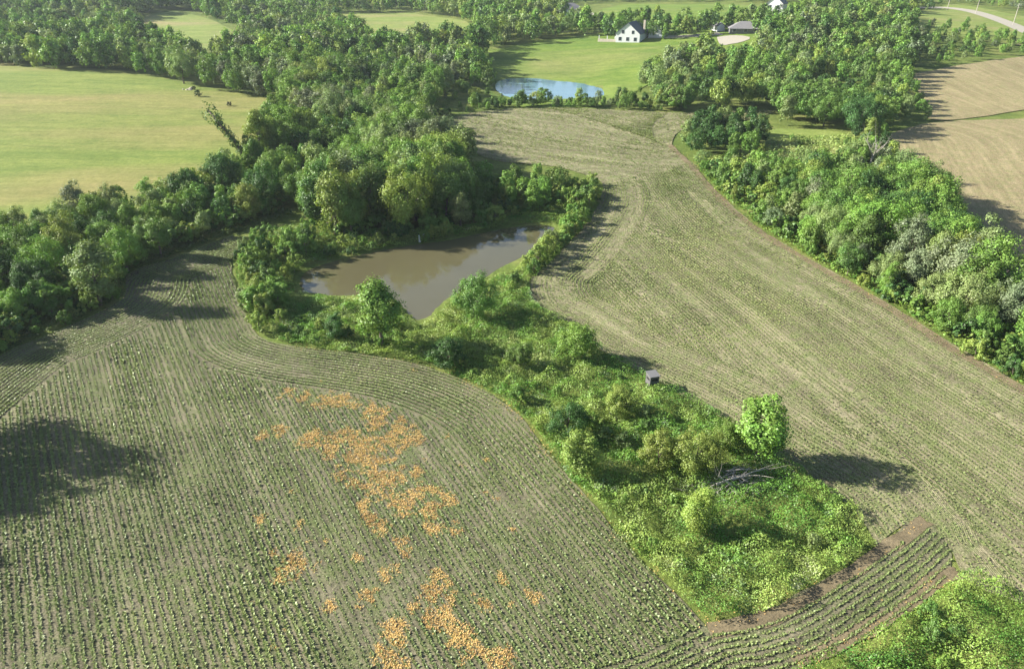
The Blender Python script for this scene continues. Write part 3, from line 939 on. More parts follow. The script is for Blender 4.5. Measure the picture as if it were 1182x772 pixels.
# ------------------------------------------------------------------ trees and shrubs
def crown_cloud(seed, h, shape, n_clump, n_leaf, low=0.25):
    """leaf positions, normals and per-leaf variation of a crown for a tree of height h; the clump centres"""
    r = np.random.default_rng(seed)
    if shape == 'round': c, R = 0.55, (0.31, 0.31, 0.41)
    elif shape == 'tall': c, R = 0.54, (0.20, 0.20, 0.45)
    elif shape == 'broad': c, R = 0.56, (0.42, 0.40, 0.36)
    else: c, R = 0.50, (0.42, 0.40, 0.46)                 # bush, down to the ground
    R = np.array(R) * h
    ctr = np.array((r.normal() * 0.03 * h, r.normal() * 0.03 * h, c * h))
    cl = []
    while len(cl) < n_clump:
        d = r.normal(size=3); d /= np.linalg.norm(d)
        if d[2] < -0.75: continue
        rad = (0.4 + 0.6 * r.random() ** 0.6)
        p = ctr + d * R * rad * (0.8 + 0.42 * r.random())
        if p[2] < low * h * 0.7: continue
        cl.append((p, h * (0.042 + 0.085 * r.random() ** 1.5) * (1.25 if shape == 'broad' else 1.0)))
    C, Nn, Vy = [], [], []
    tot = sum(x[1] ** 2 for x in cl)
    for p, cr in cl:
        k = max(8, int(n_leaf * cr ** 2 / tot))
        d = r.normal(size=(k, 3)); d /= np.linalg.norm(d, axis=1, keepdims=True)
        outw = (p - ctr) / np.maximum(np.linalg.norm(p - ctr), 1e-6)
        sgn = (d @ outw) < -0.25
        d[sgn & (r.random(k) < 0.75)] *= -1
        ax = np.array((0.85 + 0.3 * r.random(), 0.85 + 0.3 * r.random(), 0.85 + 0.65 * r.random()))
        rr = cr * np.abs(r.normal(0.78, 0.26, k))[:, None] * ax
        C.append(p + d * rr)
        Nn.append(d * 0.8 + outw * 0.15 + np.array((0, 0, 0.2)) + r.normal(size=(k, 3)) * 0.34)
        Vy.append(np.clip(0.5 + r.normal() * 0.16 + r.normal(size=k) * 0.2, 0, 1))
    return np.concatenate(C), np.concatenate(Nn), np.concatenate(Vy), cl, ctr

def trunk_mb(seed, h, cl, ctr, rad, nlimb=9):
    r = random.Random(seed)
    mb = MB()
    fork = 0.34 * h
    mb.tube([(0, 0, -0.4), (0.02 * h * r.uniform(-1, 1), 0, 0.15 * h), (ctr[0] * 0.5, ctr[1] * 0.5, fork), (ctr[0], ctr[1], ctr[2] + 0.1 * h)],
            [rad * 1.35, rad, rad * 0.75, rad * 0.25], 7)
    ks = list(range(len(cl))); r.shuffle(ks)
    for k in ks[:nlimb]:
        p, cr = cl[k]
        st = Vector((ctr[0] * 0.5, ctr[1] * 0.5, fork * r.uniform(0.8, 1.35)))
        en = Vector(p)
        mid = st.lerp(en, 0.5) + Vector((0, 0, -0.03 * h))
        mb.tube([st, mid, en], [rad * 0.5, rad * 0.33, rad * 0.12], 5)
    return mb

def crown_mesh(name, seed, h, shape, n_clump, n_leaf, leaf, low=0.25):
    C, Nn, Vy, cl, ctr = crown_cloud(seed, h, shape, n_clump, n_leaf, low)
    V, Fq = cards(C, Nn, leaf, 0.8, seed)
    me = mesh_np(name, V, Fq, False, {'vary': np.repeat(Vy, 4)})
    me.materials.append(M['leaf'])
    return me, cl, ctr

TREE_KINDS = []
for i, (sh, ncl, nlf) in enumerate([('round', 76, 9500), ('round', 88, 10000), ('tall', 66, 8000), ('tall', 60, 7600), ('tall', 70, 8000), ('broad', 88, 11000), ('broad', 76, 10500), ('tall', 54, 7000), ('round', 100, 10500)]):
    cm, cl, ctr = crown_mesh('crown', 300 + i, 10.0, sh, ncl, nlf, 0.26)
    tm = trunk_mb(300 + i, 10.0, cl, ctr, 0.20).mesh('trunk', True); tm.materials.append(M['bark'])
    TREE_KINDS.append((sh, cm, tm))
BUSH_KINDS = []
for i in range(6):
    cm, cl, ctr = crown_mesh('crown', 400 + i, 3.0, 'bush', 46, 3200, 0.145, 0.05)
    tm = trunk_mb(400 + i, 3.0, cl, ctr, 0.05, 7).mesh('stem', True); tm.materials.append(M['bark'])
    BUSH_KINDS.append(('bush', cm, tm))

TINTS = [('deep green', (0.060, 0.125, 0.032)), ('mid green', (0.112, 0.200, 0.044)), ('bright green', (0.152, 0.262, 0.050)), ('yellow green', (0.220, 0.295, 0.064)),
         ('pale green', (0.195, 0.265, 0.092)), ('grey green', (0.158, 0.205, 0.106))]
SHAPE_WORD = {'round': 'round', 'tall': 'slender', 'broad': 'spreading', 'bush': 'bushy'}

def jitter_points(poly, sp, seed, jit=0.36):
    r = np.random.default_rng(seed)
    P = np.asarray(poly); lo, hi = P.min(0), P.max(0)
    xs = np.arange(lo[0], hi[0], sp); ys = np.arange(lo[1], hi[1], sp * 0.866)
    X, Y = np.meshgrid(xs, ys); X = X + (np.arange(len(ys)) % 2)[:, None] * sp * 0.5
    q = np.stack([X.ravel(), Y.ravel()], 1) + r.uniform(-jit, jit, (X.size, 2)) * sp
    return q[inside(q, P)]

woods_px = [(-130, 500), (0, 400), (60, 374), (125, 344), (138, 330), (140, 312), (190, 293), (262, 266), (325, 250), (338, 222), (352, 245), (376, 272), (400, 276), (470, 270), (530, 262), (600, 249), (640, 240), (672, 228), (655, 222),
            (600, 218), (556, 210), (520, 188), (488, 158), (496, 140), (530, 131), (580, 126), (640, 124), (700, 126), (790, 130), (890, 127), (905, 146), (978, 150), (992, 186), (1026, 190), (1052, 168), (1045, 146), (1076, 137), (1064, 110), (1050, 85), (1060, 78), (1182, 64), (1290, 55),
            (1290, -22), (-130, -22)]
WOODS = GL(woods_px)
RW_px = [(800, 184), (832, 220), (880, 262), (950, 304), (1020, 344), (1100, 394), (1182, 442), (1290, 505), (1290, 430), (1182, 368), (1150, 342), (1101, 302), (1080, 257), (1050, 224), (1024, 196), (1000, 180), (965, 192), (915, 202), (865, 204), (830, 196)]
RW = GL(RW_px)
DARK_px = [(782, 166), (800, 180), (850, 184), (886, 178), (888, 160), (850, 152), (792, 158)]
DARKC = GL(DARK_px)
HAYX = GL([(-180, 60), (0, 76), (30, 80), (150, 85), (210, 98), (290, 113), (334, 124), (322, 142), (300, 178), (250, 212), (190, 238), (130, 246), (60, 268), (-20, 296), (-180, 340)])
PASTX = GL([(556, 74), (562, 60), (600, 53), (640, 45), (692, 42), (690, 48), (760, 46), (800, 48), (832, 38), (855, 36), (876, 42), (866, 62), (866, 74), (838, 74), (826, 66), (800, 68), (765, 84), (745, 100), (728, 117), (640, 118.5), (600, 117), (568, 112), (558, 96)])
TOPX = GL([(664, 24), (664, 6), (700, 3), (780, 3), (890, 5), (940, 0), (960, 6), (905, 30), (850, 30), (770, 28), (745, 26), (700, 40)])
MAX_ = GL([(146, 26), (185, 11), (225, 14), (280, 36), (284, 68), (244, 78), (190, 64)])
MBX = GL([(385, 14), (440, 16), (470, 14), (530, 22), (560, 40), (555, 62), (440, 62), (400, 46)])
MRX = GL([(1046, 20), (1096, 2), (1182, 14), (1290, 36), (1290, 56), (1182, 46), (1120, 36), (1056, 30)])
H5X = GL([(640, 20), (640, 8), (668, 8), (680, 22), (665, 26)])
ponds_pad = [POND, POND2]

def blocked(q):
    b = np.zeros(len(q), bool)
    for e in (HAYX, PASTX, TOPX, MAX_, MBX, MRX, H5X, POND, POND2, CROP_R, CROP_L, CROP_3, CROP_4): b |= inside(q, e)
    return b

cand = []
for (y0, y1, sp, sd) in ((0, 150, 4.6, 1), (150, 230, 5.4, 2), (230, 340, 6.2, 3), (340, 520, 7.4, 4), (520, 800, 9.5, 5), (800, 1500, 13, 6)):
    q = jitter_points(np.clip(WOODS, (-700, y0 - 30), (900, y1 + 30)), sp, 500 + sd) if False else None
    lo = max(WOODS[:, 0].min(), -900); hi = min(WOODS[:, 0].max(), 900)
    box = np.array([(lo, y0), (hi, y0), (hi, y1), (lo, y1)])
    q = jitter_points(box, sp, 500 + sd)
    q = q[inside(q, WOODS)]
    q = q[~blocked(q)]
    q = q[in_view(q, 70, 5)]
    cand.append(q)
row_ = jitter_points(GL([(536, 131), (580, 126), (640, 124.5), (700, 126), (790, 130), (786, 122), (730, 121), (640, 121), (600, 122), (556, 123)]), 2.6, 531, 0.45)
W1 = np.concatenate(cand + [row_[~blocked(row_)]])
W2 = jitter_points(RW, 4.4, 520); W2 = W2[in_view(W2, 70, 5)]
W3 = jitter_points(DARKC, 4.6, 521)

def size_at(q, seed):
    return fbm(q[:, 0] / 22, q[:, 1] / 22, seed, 2)

trees = []   # dict(x, y, h, kind index, tint index, place)
def place_word(x, y, px, py, zone):
    if zone == 'right':
        d, _, _ = dist_line(np.array([[x, y]]), gRIGHT)
        if d[0] < 7: return 'on right woods\' front edge'
        return 'inside right woods' if py > 260 else 'at right woods\' upper end'
    if zone == 'dark': return 'in clump at field\'s corner'
    if zone == 'main':
        P1 = np.array([[x, y]])
        d, _, _ = dist_line(P1, gWOOD)
        if d[0] < 9: return 'at left woods\' crop edge'
        d, _, _ = dist_line(P1, HAYX, True)
        if d[0] < 10 and x < -20: return 'along the hay field'
        d, _, _ = dist_line(P1, POND, True)
        if d[0] < 11: return 'on muddy pond\'s far bank'
        if x > 40 and y > 190: return 'on wooded hillside'
        if y > 195 and x > -25: return 'in row before far pond'
        if x < -62: return 'inside left woods'
        if x < -38: return 'in middle woods by track'
        d, _, _ = dist_line(P1, CROP_R, True)
        if d[0] < 11: return 'beside the upper crop field'
        return 'behind the muddy pond'
def pick_tint(x, y, r):
    v = 0.55 * float(fbm(x / 14, y / 14, 91, 2)) + 0.45 * r.random()
    if v < 0.27: return 0
    if v < 0.42: return 1
    if v < 0.57: return 2
    if v < 0.62: return 3
    if v < 0.73: return 4
    return 5
rr = random.Random(5)
for zone, W, s0, s1 in (('main', W1, 6.0, 12.5), ('right', W2, 5.0, 10.0), ('dark', W3, 5.5, 8.5)):
    sz = size_at(W, 95)
    for (x, y), s in zip(W, sz):
        h = s0 + (s1 - s0) * min(1, max(0, (s - 0.25) / 0.5)) * 0.7 + rr.uniform(0, 1) ** 1.5 * (s1 - s0) * 0.35
        if zone == 'main':
            d = float(dist_line(np.array([[x, y]]), POND, True)[0][0])
            if d < 6: h = min(h, rr.uniform(3.5, 6.5))
            if y > 190 and -22 < x < 45 and y < 262: h = min(h, rr.choice((1.8, 2.2, 2.5, 2.8, 4.6)) * rr.uniform(0.9, 1.15))
            dw = float(dist_line(np.array([[x, y]]), gWOOD)[0][0])
            if x < -36 and y < 165: h = min(h, 5.0 + 3.2 * rr.random() ** 2)
            if x > 60 and y > 210 and fbm(x / 18, y / 18, 87, 2) < 0.28: continue
            if dw < 13: h = min(h, (3.6 if dw < 5 else 4.6) + (3.5 if rr.random() < 0.12 else 1.6) * rr.random())
            if y < 190 and project(x, y, 0)[0] > 545: h = min(h, rr.uniform(3.8, 6.2))
            if x > 40 and y > 200: h = min(h * 0.85, 9.0)
            if project(x, y, 0)[0] > 1046: h = rr.uniform(2.6, 5.0)
        if zone == 'right':
            d = float(dist_line(np.array([[x, y]]), gRIGHT)[0][0])
            h *= 0.55 if d < 4.5 else (0.8 if d < 8 else 1.0)
            if y > 140: h = min(h, rr.uniform(4.5, 7.5))
        trees.append(dict(x=float(x), y=float(y), h=float(h), k=rr.randrange(len(TREE_KINDS)), t=0 if zone == 'dark' and rr.random() < .7 else pick_tint(x, y, rr), zone=zone))
for t in trees:
    t['z'] = float(ground_h(t['x'], t['y'])[0])
    t['dep'] = depth_of(t['x'], t['y'], t['z'])
    t['px'], t['py'] = project(t['x'], t['y'], t['z'] + t['h'] * 0.6)
    t['big'] = t['h'] / t['dep']
trees.sort(key=lambda t: -t['big'])

# trees that stand alone: place of the foot in the photograph, height in metres, kind, tint, scale sideways, label
SOLO = [
    ((441, 402), 9.2, 3, 2, 1.25, 'lone bright green tree rising in front of the muddy pond'),
    ((547, 368), 6.4, 5, 1, 1.0, 'low spreading tree on the near bank right of the pond tip'),
    ((664, 414), 5.0, 8, 2, 1.25, 'round bright green bushy tree beside the field edge above the hunting blind'),
    ((872, 530), 7.6, 4, 2, 1.35, 'leafy tree leaning over the crop beside the dead brush pile'),
    ((800, 545), 4.6, 6, 3, 1.15, 'broad yellow green tree in the strip beside the dead brush pile'),
    ((760, 540), 4.2, 1, 3, 1.2, 'small yellow green tree between the blind and the brush pile'),
    ((836, 520), 3.6, 0, 2, 1.2, 'small bright green tree just left of the leaning tree'),
    ((806, 612), 4.4, 2, 3, 1.3, 'yellow green tree with long shadow near the strip tip'),
    ((655, 505), 4.2, 5, 0, 1.1, 'dark spreading tree in the middle of the strip'),
    ((672, 548), 5.0, 4, 3, 1.5, 'yellow green tree on the strip edge by the left crop rows'),
    ((715, 480), 3.6, 1, 3, 1.3, 'small yellow green tree just below the hunting blind'),
    ((600, 425), 3.6, 0, 1, 1.3, 'small mid green tree left of the round bushy tree'),
    ((520, 425), 4.0, 1, 0, 1.4, 'dark low tree near the crop edge below the pond'),
    ((116, 352), 9.4, 3, 4, 1.25, 'tall pale green tree at the left woods\' crop corner casting a long shadow'),
    ((148, 315), 7.2, 1, 2, 1.1, 'bright green tree where the left woods\' edge turns up the crop neck'),
    ((186, 297), 6.8, 4, 1, 1.2, 'slender mid green tree on the left woods\' edge along the crop neck'),
    ((390, 392), 3.6, 2, 0, 1.5, 'dark low tree on the crop edge left of the lone tree'),
]
def make_tree(name, x, y, h, kind, tint, rz, wide, part='trunk', unit=10.0, z=None, col_jit=0.12):
    sh, cm, tm = kind
    z = float(ground_h(x, y)[0]) if z is None else z
    o = empty(name, (x, y, z), rz)
    s = h / unit
    o.scale = (s * wide, s * wide, s)
    c = link('crown', cm, None, o)
    j = [1 + rr.uniform(-col_jit, col_jit) for _ in range(3)]
    b = 1 + rr.uniform(-0.15, 0.15)
    c.color = tuple(tint[i] * b * (1 + (j[i] - 1) * 0.5) for i in range(3)) + (1,)
    link(part, tm, None, o)
    return o

ITEMS = []   # (object, description, place, px, category, group)
for (foot, h, k, t, wide, lab) in SOLO:
    x, y = G(*foot)
    o = make_tree('tree', x, y, h, TREE_KINDS[k], TINTS[t][1], rr.uniform(0, 6.28), wide)
    tag(o, lab, 'tree')
# trees beyond the left border: their shadows reach into the picture
for i, (x, y, h, k) in enumerate(((-62, 57.5, 12.5, 5), (-60, 52.5, 9.0, 6), (-49.5, 43.6, 4.0, 2))):
    o = make_tree('tree', x, y, h, TREE_KINDS[k], TINTS[1][1], i * 1.7, 1.05)
    tag(o, 'tree standing past the left border, its shadow lying on the crop rows', 'tree', 'trees past the left border')

N_TREE = 300 - len(SOLO) - 4
GROUPS = {'main': 'trees of the woods round the pond', 'right': 'trees of the right woods', 'dark': 'trees of the dark clump'}
for t in trees[:N_TREE]:
    kind = TREE_KINDS[t['k']]
    o = make_tree('tree', t['x'], t['y'], t['h'], kind, TINTS[t['t']][1], rr.uniform(0, 6.28), rr.uniform(0.9, 1.25), z=t['z'])
    hw = 'tall' if t['h'] > 9.5 else ('low' if t['h'] < 6 else '')
    desc = ' '.join(w for w in (hw, TINTS[t['t']][0], SHAPE_WORD[kind[0]], 'tree') if w)
    ITEMS.append((o, desc, place_word(t['x'], t['y'], t['px'], t['py'], t['zone']), t['px'], 'tree', GROUPS[t['zone']]))

# the rest of the woods, farther off, as one mass
VV, FF, TT, YV = [], [], [], []
off = 0
protos = []
for lod, (nl, nc, lf) in enumerate(((2300, 60, 0.44), (1000, 40, 0.62), (420, 24, 0.95))):
    row = []
    for i, sh in enumerate(('round', 'tall', 'tall', 'broad', 'tall', 'round')):
        C, Nn, Vy, cl, ctr = crown_cloud(600 + i + lod * 10, 10.0, sh, nc, nl)
        row.append(cards(C, Nn, lf, 0.85, 700 + i) + (Vy,))
    protos.append(row)
for t in trees[N_TREE:]:
    lod = 0 if t['dep'] < 260 else (1 if t['dep'] < 480 else 2)
    V, Fq, Vy = protos[lod][rr.randrange(6)]
    a = rr.uniform(0, 6.28); s = t['h'] / 10 * (1.0 if lod == 0 else 1.12); w = s * rr.uniform(0.85, 1.2)
    ca, sa = math.cos(a) * w, math.sin(a) * w
    U = np.stack([V[:, 0] * ca - V[:, 1] * sa + t['x'], V[:, 0] * sa + V[:, 1] * ca + t['y'], V[:, 2] * s + t['z']], 1)
    VV.append(U.astype(np.float32)); FF.append(Fq + off); off += len(U)
    c = np.array(TINTS[t['t']][1]) * (1 + rr.uniform(-0.2, 0.2)) * (1 + np.array([rr.uniform(-.06, .06) for _ in range(3)]))
    TT.append(np.broadcast_to(c, (len(U), 3))); YV.append(np.repeat(Vy, 4))
woods = link('woods', mesh_np('woods', np.concatenate(VV), np.concatenate(FF), False, {'tint': np.concatenate(TT), 'vary': np.concatenate(YV)}), M['leaf_mass'])
woods['kind'] = 'stuff'
print('trees', len(trees), 'mass verts', off)

# undergrowth closing the woods' feet
VV, FF, TT, YV = [], [], [], []; off = 0
up_ = []
for i in range(4):
    C, Nn, Vy, cl, ctr = crown_cloud(660 + i, 3.0, 'bush', 20, 420, 0.05)
    up_.append(cards(C, Nn, 0.36, 0.8, 760 + i) + (Vy,))
U1 = jitter_points(np.array([(-130, 55), (40, 55), (40, 215), (-130, 215)]), 2.9, 561); U1 = U1[inside(U1, WOODS) & ~blocked(U1)]
U2 = jitter_points(RW, 2.9, 562)
U1 = np.concatenate([U1, U2]); U1 = U1[in_view(U1, 40, 2)]
for x, y in U1:
    V, Fq, Vy = up_[rr.randrange(4)]
    s = rr.uniform(0.6, 1.35); w = s * rr.uniform(1.0, 1.4); a = rr.uniform(0, 6.28)
    ca, sa = math.cos(a) * w, math.sin(a) * w
    z = float(base_h(x, y))
    U = np.stack([V[:, 0] * ca - V[:, 1] * sa + x, V[:, 0] * sa + V[:, 1] * ca + y, V[:, 2] * s + z - 0.1], 1)
    VV.append(U.astype(np.float32)); FF.append(Fq + off); off += len(U)
    TT.append(np.broadcast_to(np.array(TINTS[rr.choice((0, 1, 1, 2, 2, 3))][1]) * rr.uniform(0.85, 1.15), (len(U), 3))); YV.append(np.repeat(Vy, 4))
ug = link('undergrowth', mesh_np('undergrowth', np.concatenate(VV), np.concatenate(FF), False, {'tint': np.concatenate(TT), 'vary': np.concatenate(YV)}), M['leaf_mass'])
ug['kind'] = 'stuff'

# --- shrubs
SH = []
def shrub_zone(poly_px, sp, seed, hlo, hhi, place, tw, keep=1.0):
    P = GL(poly_px)
    q = jitter_points(P, sp, seed)
    r = random.Random(seed)
    for x, y in q:
        if r.random() > keep: continue
        if inside(np.array([[x, y]]), POND)[0]: continue
        z = float(ground_h(x, y)[0])
        px, py = project(x, y, z + 1)
        if not (-40 < px < 1222 and py < 812): continue
        h = hlo + (hhi - hlo) * r.random() ** 1.4
        SH.append((float(x), float(y), z, h, r.randrange(6), r.choices(range(6), tw)[0], place, px))
shrub_zone([(640, 226), (690, 212), (692, 226), (682, 250), (660, 276), (636, 300), (612, 320), (604, 312), (636, 282), (652, 262), (655, 240)], 2.3, 801, 2.2, 4.0, 'on bank between pond and field', (0, 2, 4, 6, 1, 0))
shrub_zone([(276, 300), (300, 276), (350, 270), (372, 290), (350, 306), (335, 325), (332, 345), (300, 384), (284, 345)], 2.8, 802, 2.0, 4.2, 'on pond\'s left bank', (1, 3, 4, 4, 1, 0))
shrub_zone([(375, 286), (430, 272), (500, 264), (560, 256), (590, 250), (560, 262), (480, 281), (400, 296), (370, 300)], 2.3, 803, 1.6, 3.4, 'by pond\'s far waterline', (2, 3, 2, 3, 0, 0), 0.8)
shrub_zone([(310, 368), (400, 380), (470, 394), (560, 425), (610, 465), (590, 470), (530, 434), (470, 414), (400, 404), (325, 394)], 2.5, 804, 0.9, 2.3, 'on strip edge below pond', (2, 4, 3, 3, 0, 0), 0.75)
shrub_zone([(345, 352), (400, 352), (452, 362), (470, 385), (420, 380), (345, 370)], 3.6, 805, 0.7, 1.5, 'on grass below pond', (1, 2, 4, 4, 0, 0), 0.7)
shrub_zone([(570, 430), (620, 420), (690, 420), (760, 446), (840, 492), (760, 520), (680, 540), (625, 505)], 3.1, 806, 0.8, 2.0, 'in strip left of blind', (1, 3, 4, 4, 2, 1), 0.3)
shrub_zone([(660, 545), (760, 520), (860, 500), (925, 548), (1005, 606), (960, 660), (816, 712), (740, 642)], 2.7, 807, 0.6, 1.5, 'in strip near its tip', (1, 3, 5, 4, 2, 1), 0.38)
shrub_zone([(804, 190), (834, 224), (882, 266), (952, 308), (1022, 348), (1102, 398), (1184, 446), (1240, 476), (1184, 432), (1100, 382), (1022, 334), (950, 296), (884, 256), (838, 214)], 2.9, 808, 1.2, 3.2, 'along right woods\' foot', (2, 3, 4, 3, 0, 0), 0.8)
shrub_zone([(-60, 452), (0, 408), (62, 382), (130, 350), (145, 335), (140, 318), (120, 338), (60, 366), (0, 392), (-60, 430)], 2.6, 809, 1.2, 3.4, 'along left woods\' foot', (2, 4, 3, 3, 0, 0), 0.85)
shrub_zone([(530, 345), (575, 320), (606, 312), (612, 330), (560, 352), (520, 372), (490, 385), (500, 366)], 3.0, 810, 0.9, 2.2, 'on pond\'s right bank', (1, 2, 4, 5, 1, 0), 0.45)
shrub_zone([(1110, 680), (1182, 702), (1210, 800), (950, 800), (1040, 728)], 2.4, 811, 1.2, 2.2, 'in weedy patch past headland', (0, 3, 5, 4, 0, 0), 0.6)
shrub_zone([(870, 172), (905, 160), (985, 158), (1000, 176), (960, 190), (900, 190)], 6.5, 812, 1.5, 3.0, 'in clearing behind right woods', (2, 2, 2, 3, 1, 1), 0.5)
SH.sort(key=lambda s: -s[3] / depth_of(s[0], s[1], s[2]))
print('shrubs', len(SH))
for (x, y, z, h, k, t, place, px) in SH[:290]:
    o = make_tree('shrub', x, y, h, BUSH_KINDS[k], TINTS[t][1], rr.uniform(0, 6.28), rr.uniform(0.85, 1.25), 'stem', 3.0, z)
    hw = 'big' if h > 2.6 else ('small' if h < 1.5 else '')
    ITEMS.append((o, ' '.join(w for w in (hw, TINTS[t][0], 'shrub') if w), place, px, 'shrub', 'shrubs ' + place))

ORD = ['', '', 'second', 'third', 'fourth', 'fifth', 'sixth', 'seventh', 'eighth', 'ninth', 'tenth', 'eleventh', 'twelfth', 'thirteenth', 'fourteenth', 'fifteenth', 'sixteenth', 'seventeenth', 'eighteenth', 'nineteenth', 'twentieth']
def spell(n):
    return ORD[n] if n < len(ORD) else f'{n}th'
by = {}
for it in ITEMS: by.setdefault((it[1], it[2]), []).append(it)
for (desc, place), its in by.items():
    its.sort(key=lambda i: i[3])
    n = len(its)
    for k, it in enumerate(its):
        lab = f'{desc} {place}'
        if n > 1:
            if k == 0: lab += ', leftmost such'
            elif k == n - 1: lab += ', rightmost such'
            elif k < n / 2: lab += f', {spell(k + 1)} from left'
            else: lab += f', {spell(n - k)} from right'
        tag(it[0], lab, it[4], it[5])

# ------------------------------------------------------------------ buildings
def gable(parent, w, l, hw, rise, wall, roof, over=0.4, ox=0.0, oy=0.0):
    """walls and a gable roof; the gable end faces -y. returns (wall, roof)"""
    a = MB()
    x0, x1, y0, y1 = ox - w / 2, ox + w / 2, oy, oy + l
    a.add([(x0, y0, -1), (x1, y0, -1), (x1, y0, hw), (ox, y0, hw + rise), (x0, y0, hw), (x0, y1, -1), (x1, y1, -1), (x1, y1, hw), (ox, y1, hw + rise), (x0, y1, hw)],
          [(0, 1, 2, 3, 4), (9, 8, 7, 6, 5), (1, 6, 7, 2), (5, 0, 4, 9), (2, 7, 8, 3), (4, 3, 8, 9)])
    wo = a.build('wall', wall, parent)
    b = MB()
    sl = rise / (w / 2); t = 0.22
    for s in (-1, 1):
        ex = ox + s * (w / 2 + over); ez = hw - over * sl + 0.05
        p = [(ox, y0 - over, hw + rise + 0.05), (ex, y0 - over, ez), (ex, y1 + over, ez), (ox, y1 + over, hw + rise + 0.05)]
        V = p + [(q[0], q[1], q[2] + t) for q in p]
        b.add(V, [(3, 2, 1, 0), (4, 5, 6, 7), (0, 1, 5, 4), (1, 2, 6, 5), (2, 3, 7, 6), (3, 0, 4, 7)])
    ro = b.build('roof', roof, parent)
    return wo, ro

def window(parent, x, y, z, w, h, face='front'):
    f = MB(); g = MB(); t = 0.09
    if face == 'front':
        f.box(x - w / 2 - t, x + w / 2 + t, y - 0.06, y + 0.04, z - h / 2 - t, z + h / 2 + t)
        g.box(x - w / 2, x + w / 2, y - 0.08, y - 0.061, z - h / 2, z + h / 2)
    else:
        f.box(x - 0.06, x + 0.06, y - w / 2 - t, y + w / 2 + t, z - h / 2 - t, z + h / 2 + t)
        s = -1 if face == 'left' else 1
        g.box(min(x + s * 0.061, x + s * 0.08), max(x + s * 0.061, x + s * 0.08), y - w / 2, y + w / 2, z - h / 2, z + h / 2)
    fo = f.build('window', M['white_wall'], parent)
    g.build('pane', M['glass'], fo)

def ground_pt(px, py, dz=0.0):
    x, y = G(px, py)
    return (x, y, float(ground_h(x, y)[0]) + dz)

# white house above the pasture
p = ground_pt(724, 50)
h1 = tag(empty('house', p, math.radians(-24)), 'white gabled house with dark roof and stone terrace on the green hill', 'house')
h1.scale = (0.9, 0.9, 0.9)
gable(h1, 12.5, 19, 4.4, 5.0, M['white_wall'], M['dark_roof'])
for x in (-2.6, 2.6): window(h1, x, 0, 5.2, 1.3, 1.6)
for x in (-4, 0, 4): window(h1, x, 0, 1.9, 1.5, 1.7)
for y in (4, 9, 14): window(h1, -6.25, y, 2.1, 1.5, 1.7, 'left')
b = MB(); b.box(5.9, 6.9, 7, 8.2, 6, 10.4); b.build('chimney', M['stone'], h1)
w2 = MB()
gw = empty('wing', (0, 0, 0)); gw.parent = h1; gw.location = (11.5, 13, 0)
gable(gw, 8, 12, 4.0, 3.6, M['white_wall'], M['dark_roof'])
window(gw, 0, 0, 4.9, 1.2, 1.4)
d = MB(); d.box(-2.4, 2.4, -0.09, -0.03, 0, 2.6); d.build('garage_door', M['porcelain'], gw)
tr_ = MB(); tr_.box(-16, -6.6, 1.0, 7.5, -1.2, 0.5); tr_.box(-16, -6.6, 0.6, 0.99, -1.2, 1.35); tr_.build('terrace', M['stone'], h1)
po = MB()
for x in (-15.6, -11.2, -7.0): po.box(x - 0.15, x + 0.15, 1.2, 1.5, 0.505, 2.9)
po.build('porch_post', M['white_wall'], h1)

def hip(parent, w, l, hw, rise, wall, roof, over=0.7):
    a = MB(); a.box(-w / 2, w / 2, 0, l, -1, hw); a.build('wall', wall, parent)
    b = MB()
    x0, x1, y0, y1 = -w / 2 - over, w / 2 + over, -over, l + over
    r = min(w, l) / 2
    if w > l: rg = [(-w / 2 + r, l / 2, hw + rise), (w / 2 - r, l / 2, hw + rise)]
    else: rg = [(0, r, hw + rise), (0, l - r, hw + rise)]
    z = hw + 0.02
    V = [(x0, y0, z), (x1, y0, z), (x1, y1, z), (x0, y1, z)] + rg
    Fc = [(0, 1, 5, 4), (1, 2, 5), (2, 3, 4, 5), (3, 0, 4), (3, 2, 1, 0)] if w > l else [(0, 1, 4), (1, 2, 5, 4), (2, 3, 5), (3, 0, 4, 5), (3, 2, 1, 0)]
    b.add(V, Fc); b.build('roof', roof, parent)

p = ground_pt(860, 40)
h2 = tag(empty('house', p, math.radians(-10)), 'low house with grey hip roof beside the gravel yard', 'house')
hip(h2, 14, 10, 2.4, 2.8, M['blind_roof'], M['grey_roof'])
for x in (-5, 0, 4.5): window(h2, x, 0, 1.6, 1.4, 1.2)
p = ground_pt(832, 37)
sh = tag(empty('shed', p, math.radians(20)), 'small white shed at the back of the gravel yard', 'shed')
gable(sh, 4.2, 6, 2.4, 1.3, M['white_wall'], M['grey_roof'], 0.2)
d = MB(); d.box(-0.6, 0.6, -0.07, -0.02, 0, 2.0); d.build('door', M['porcelain'], sh)
p = ground_pt(892, 19)
h3 = tag(empty('house', p, math.radians(-30)), 'tall white house half hidden behind the wooded hill', 'house')
gable(h3, 8.5, 11, 5.8, 3.6, M['white_wall'], M['grey_roof'])
for x in (-2, 2):
    window(h3, x, 0, 4.5, 1.1, 1.5); window(h3, x, 0, 1.7, 1.1, 1.5)
p = ground_pt(660, 18)
h4 = tag(empty('house', p, math.radians(15)), 'small house with pale roof below far trees beside a white drive', 'house')
hip(h4, 15, 10, 3.2, 3.2, M['white_wall'], M['grey_roof'])
for x in (-4, 1, 5): window(h4, x, 0, 1.8, 1.4, 1.3)
sheet('gravel_yard', ragged(GL([(668, 18), (684, 16), (690, 19), (672, 22)]), 0.5, 4, 29), 5, M['gravel'], up=0.2)
p = ground_pt(1024, 8)
h5 = tag(empty('house', p, math.radians(-20)), 'white roofed house barely showing over the hilltop trees', 'house')
gable(h5, 10, 14, 4.5, 3.0, M['white_wall'], M['blind_roof'])
window(h5, 0, 0, 4.6, 1.2, 1.3)

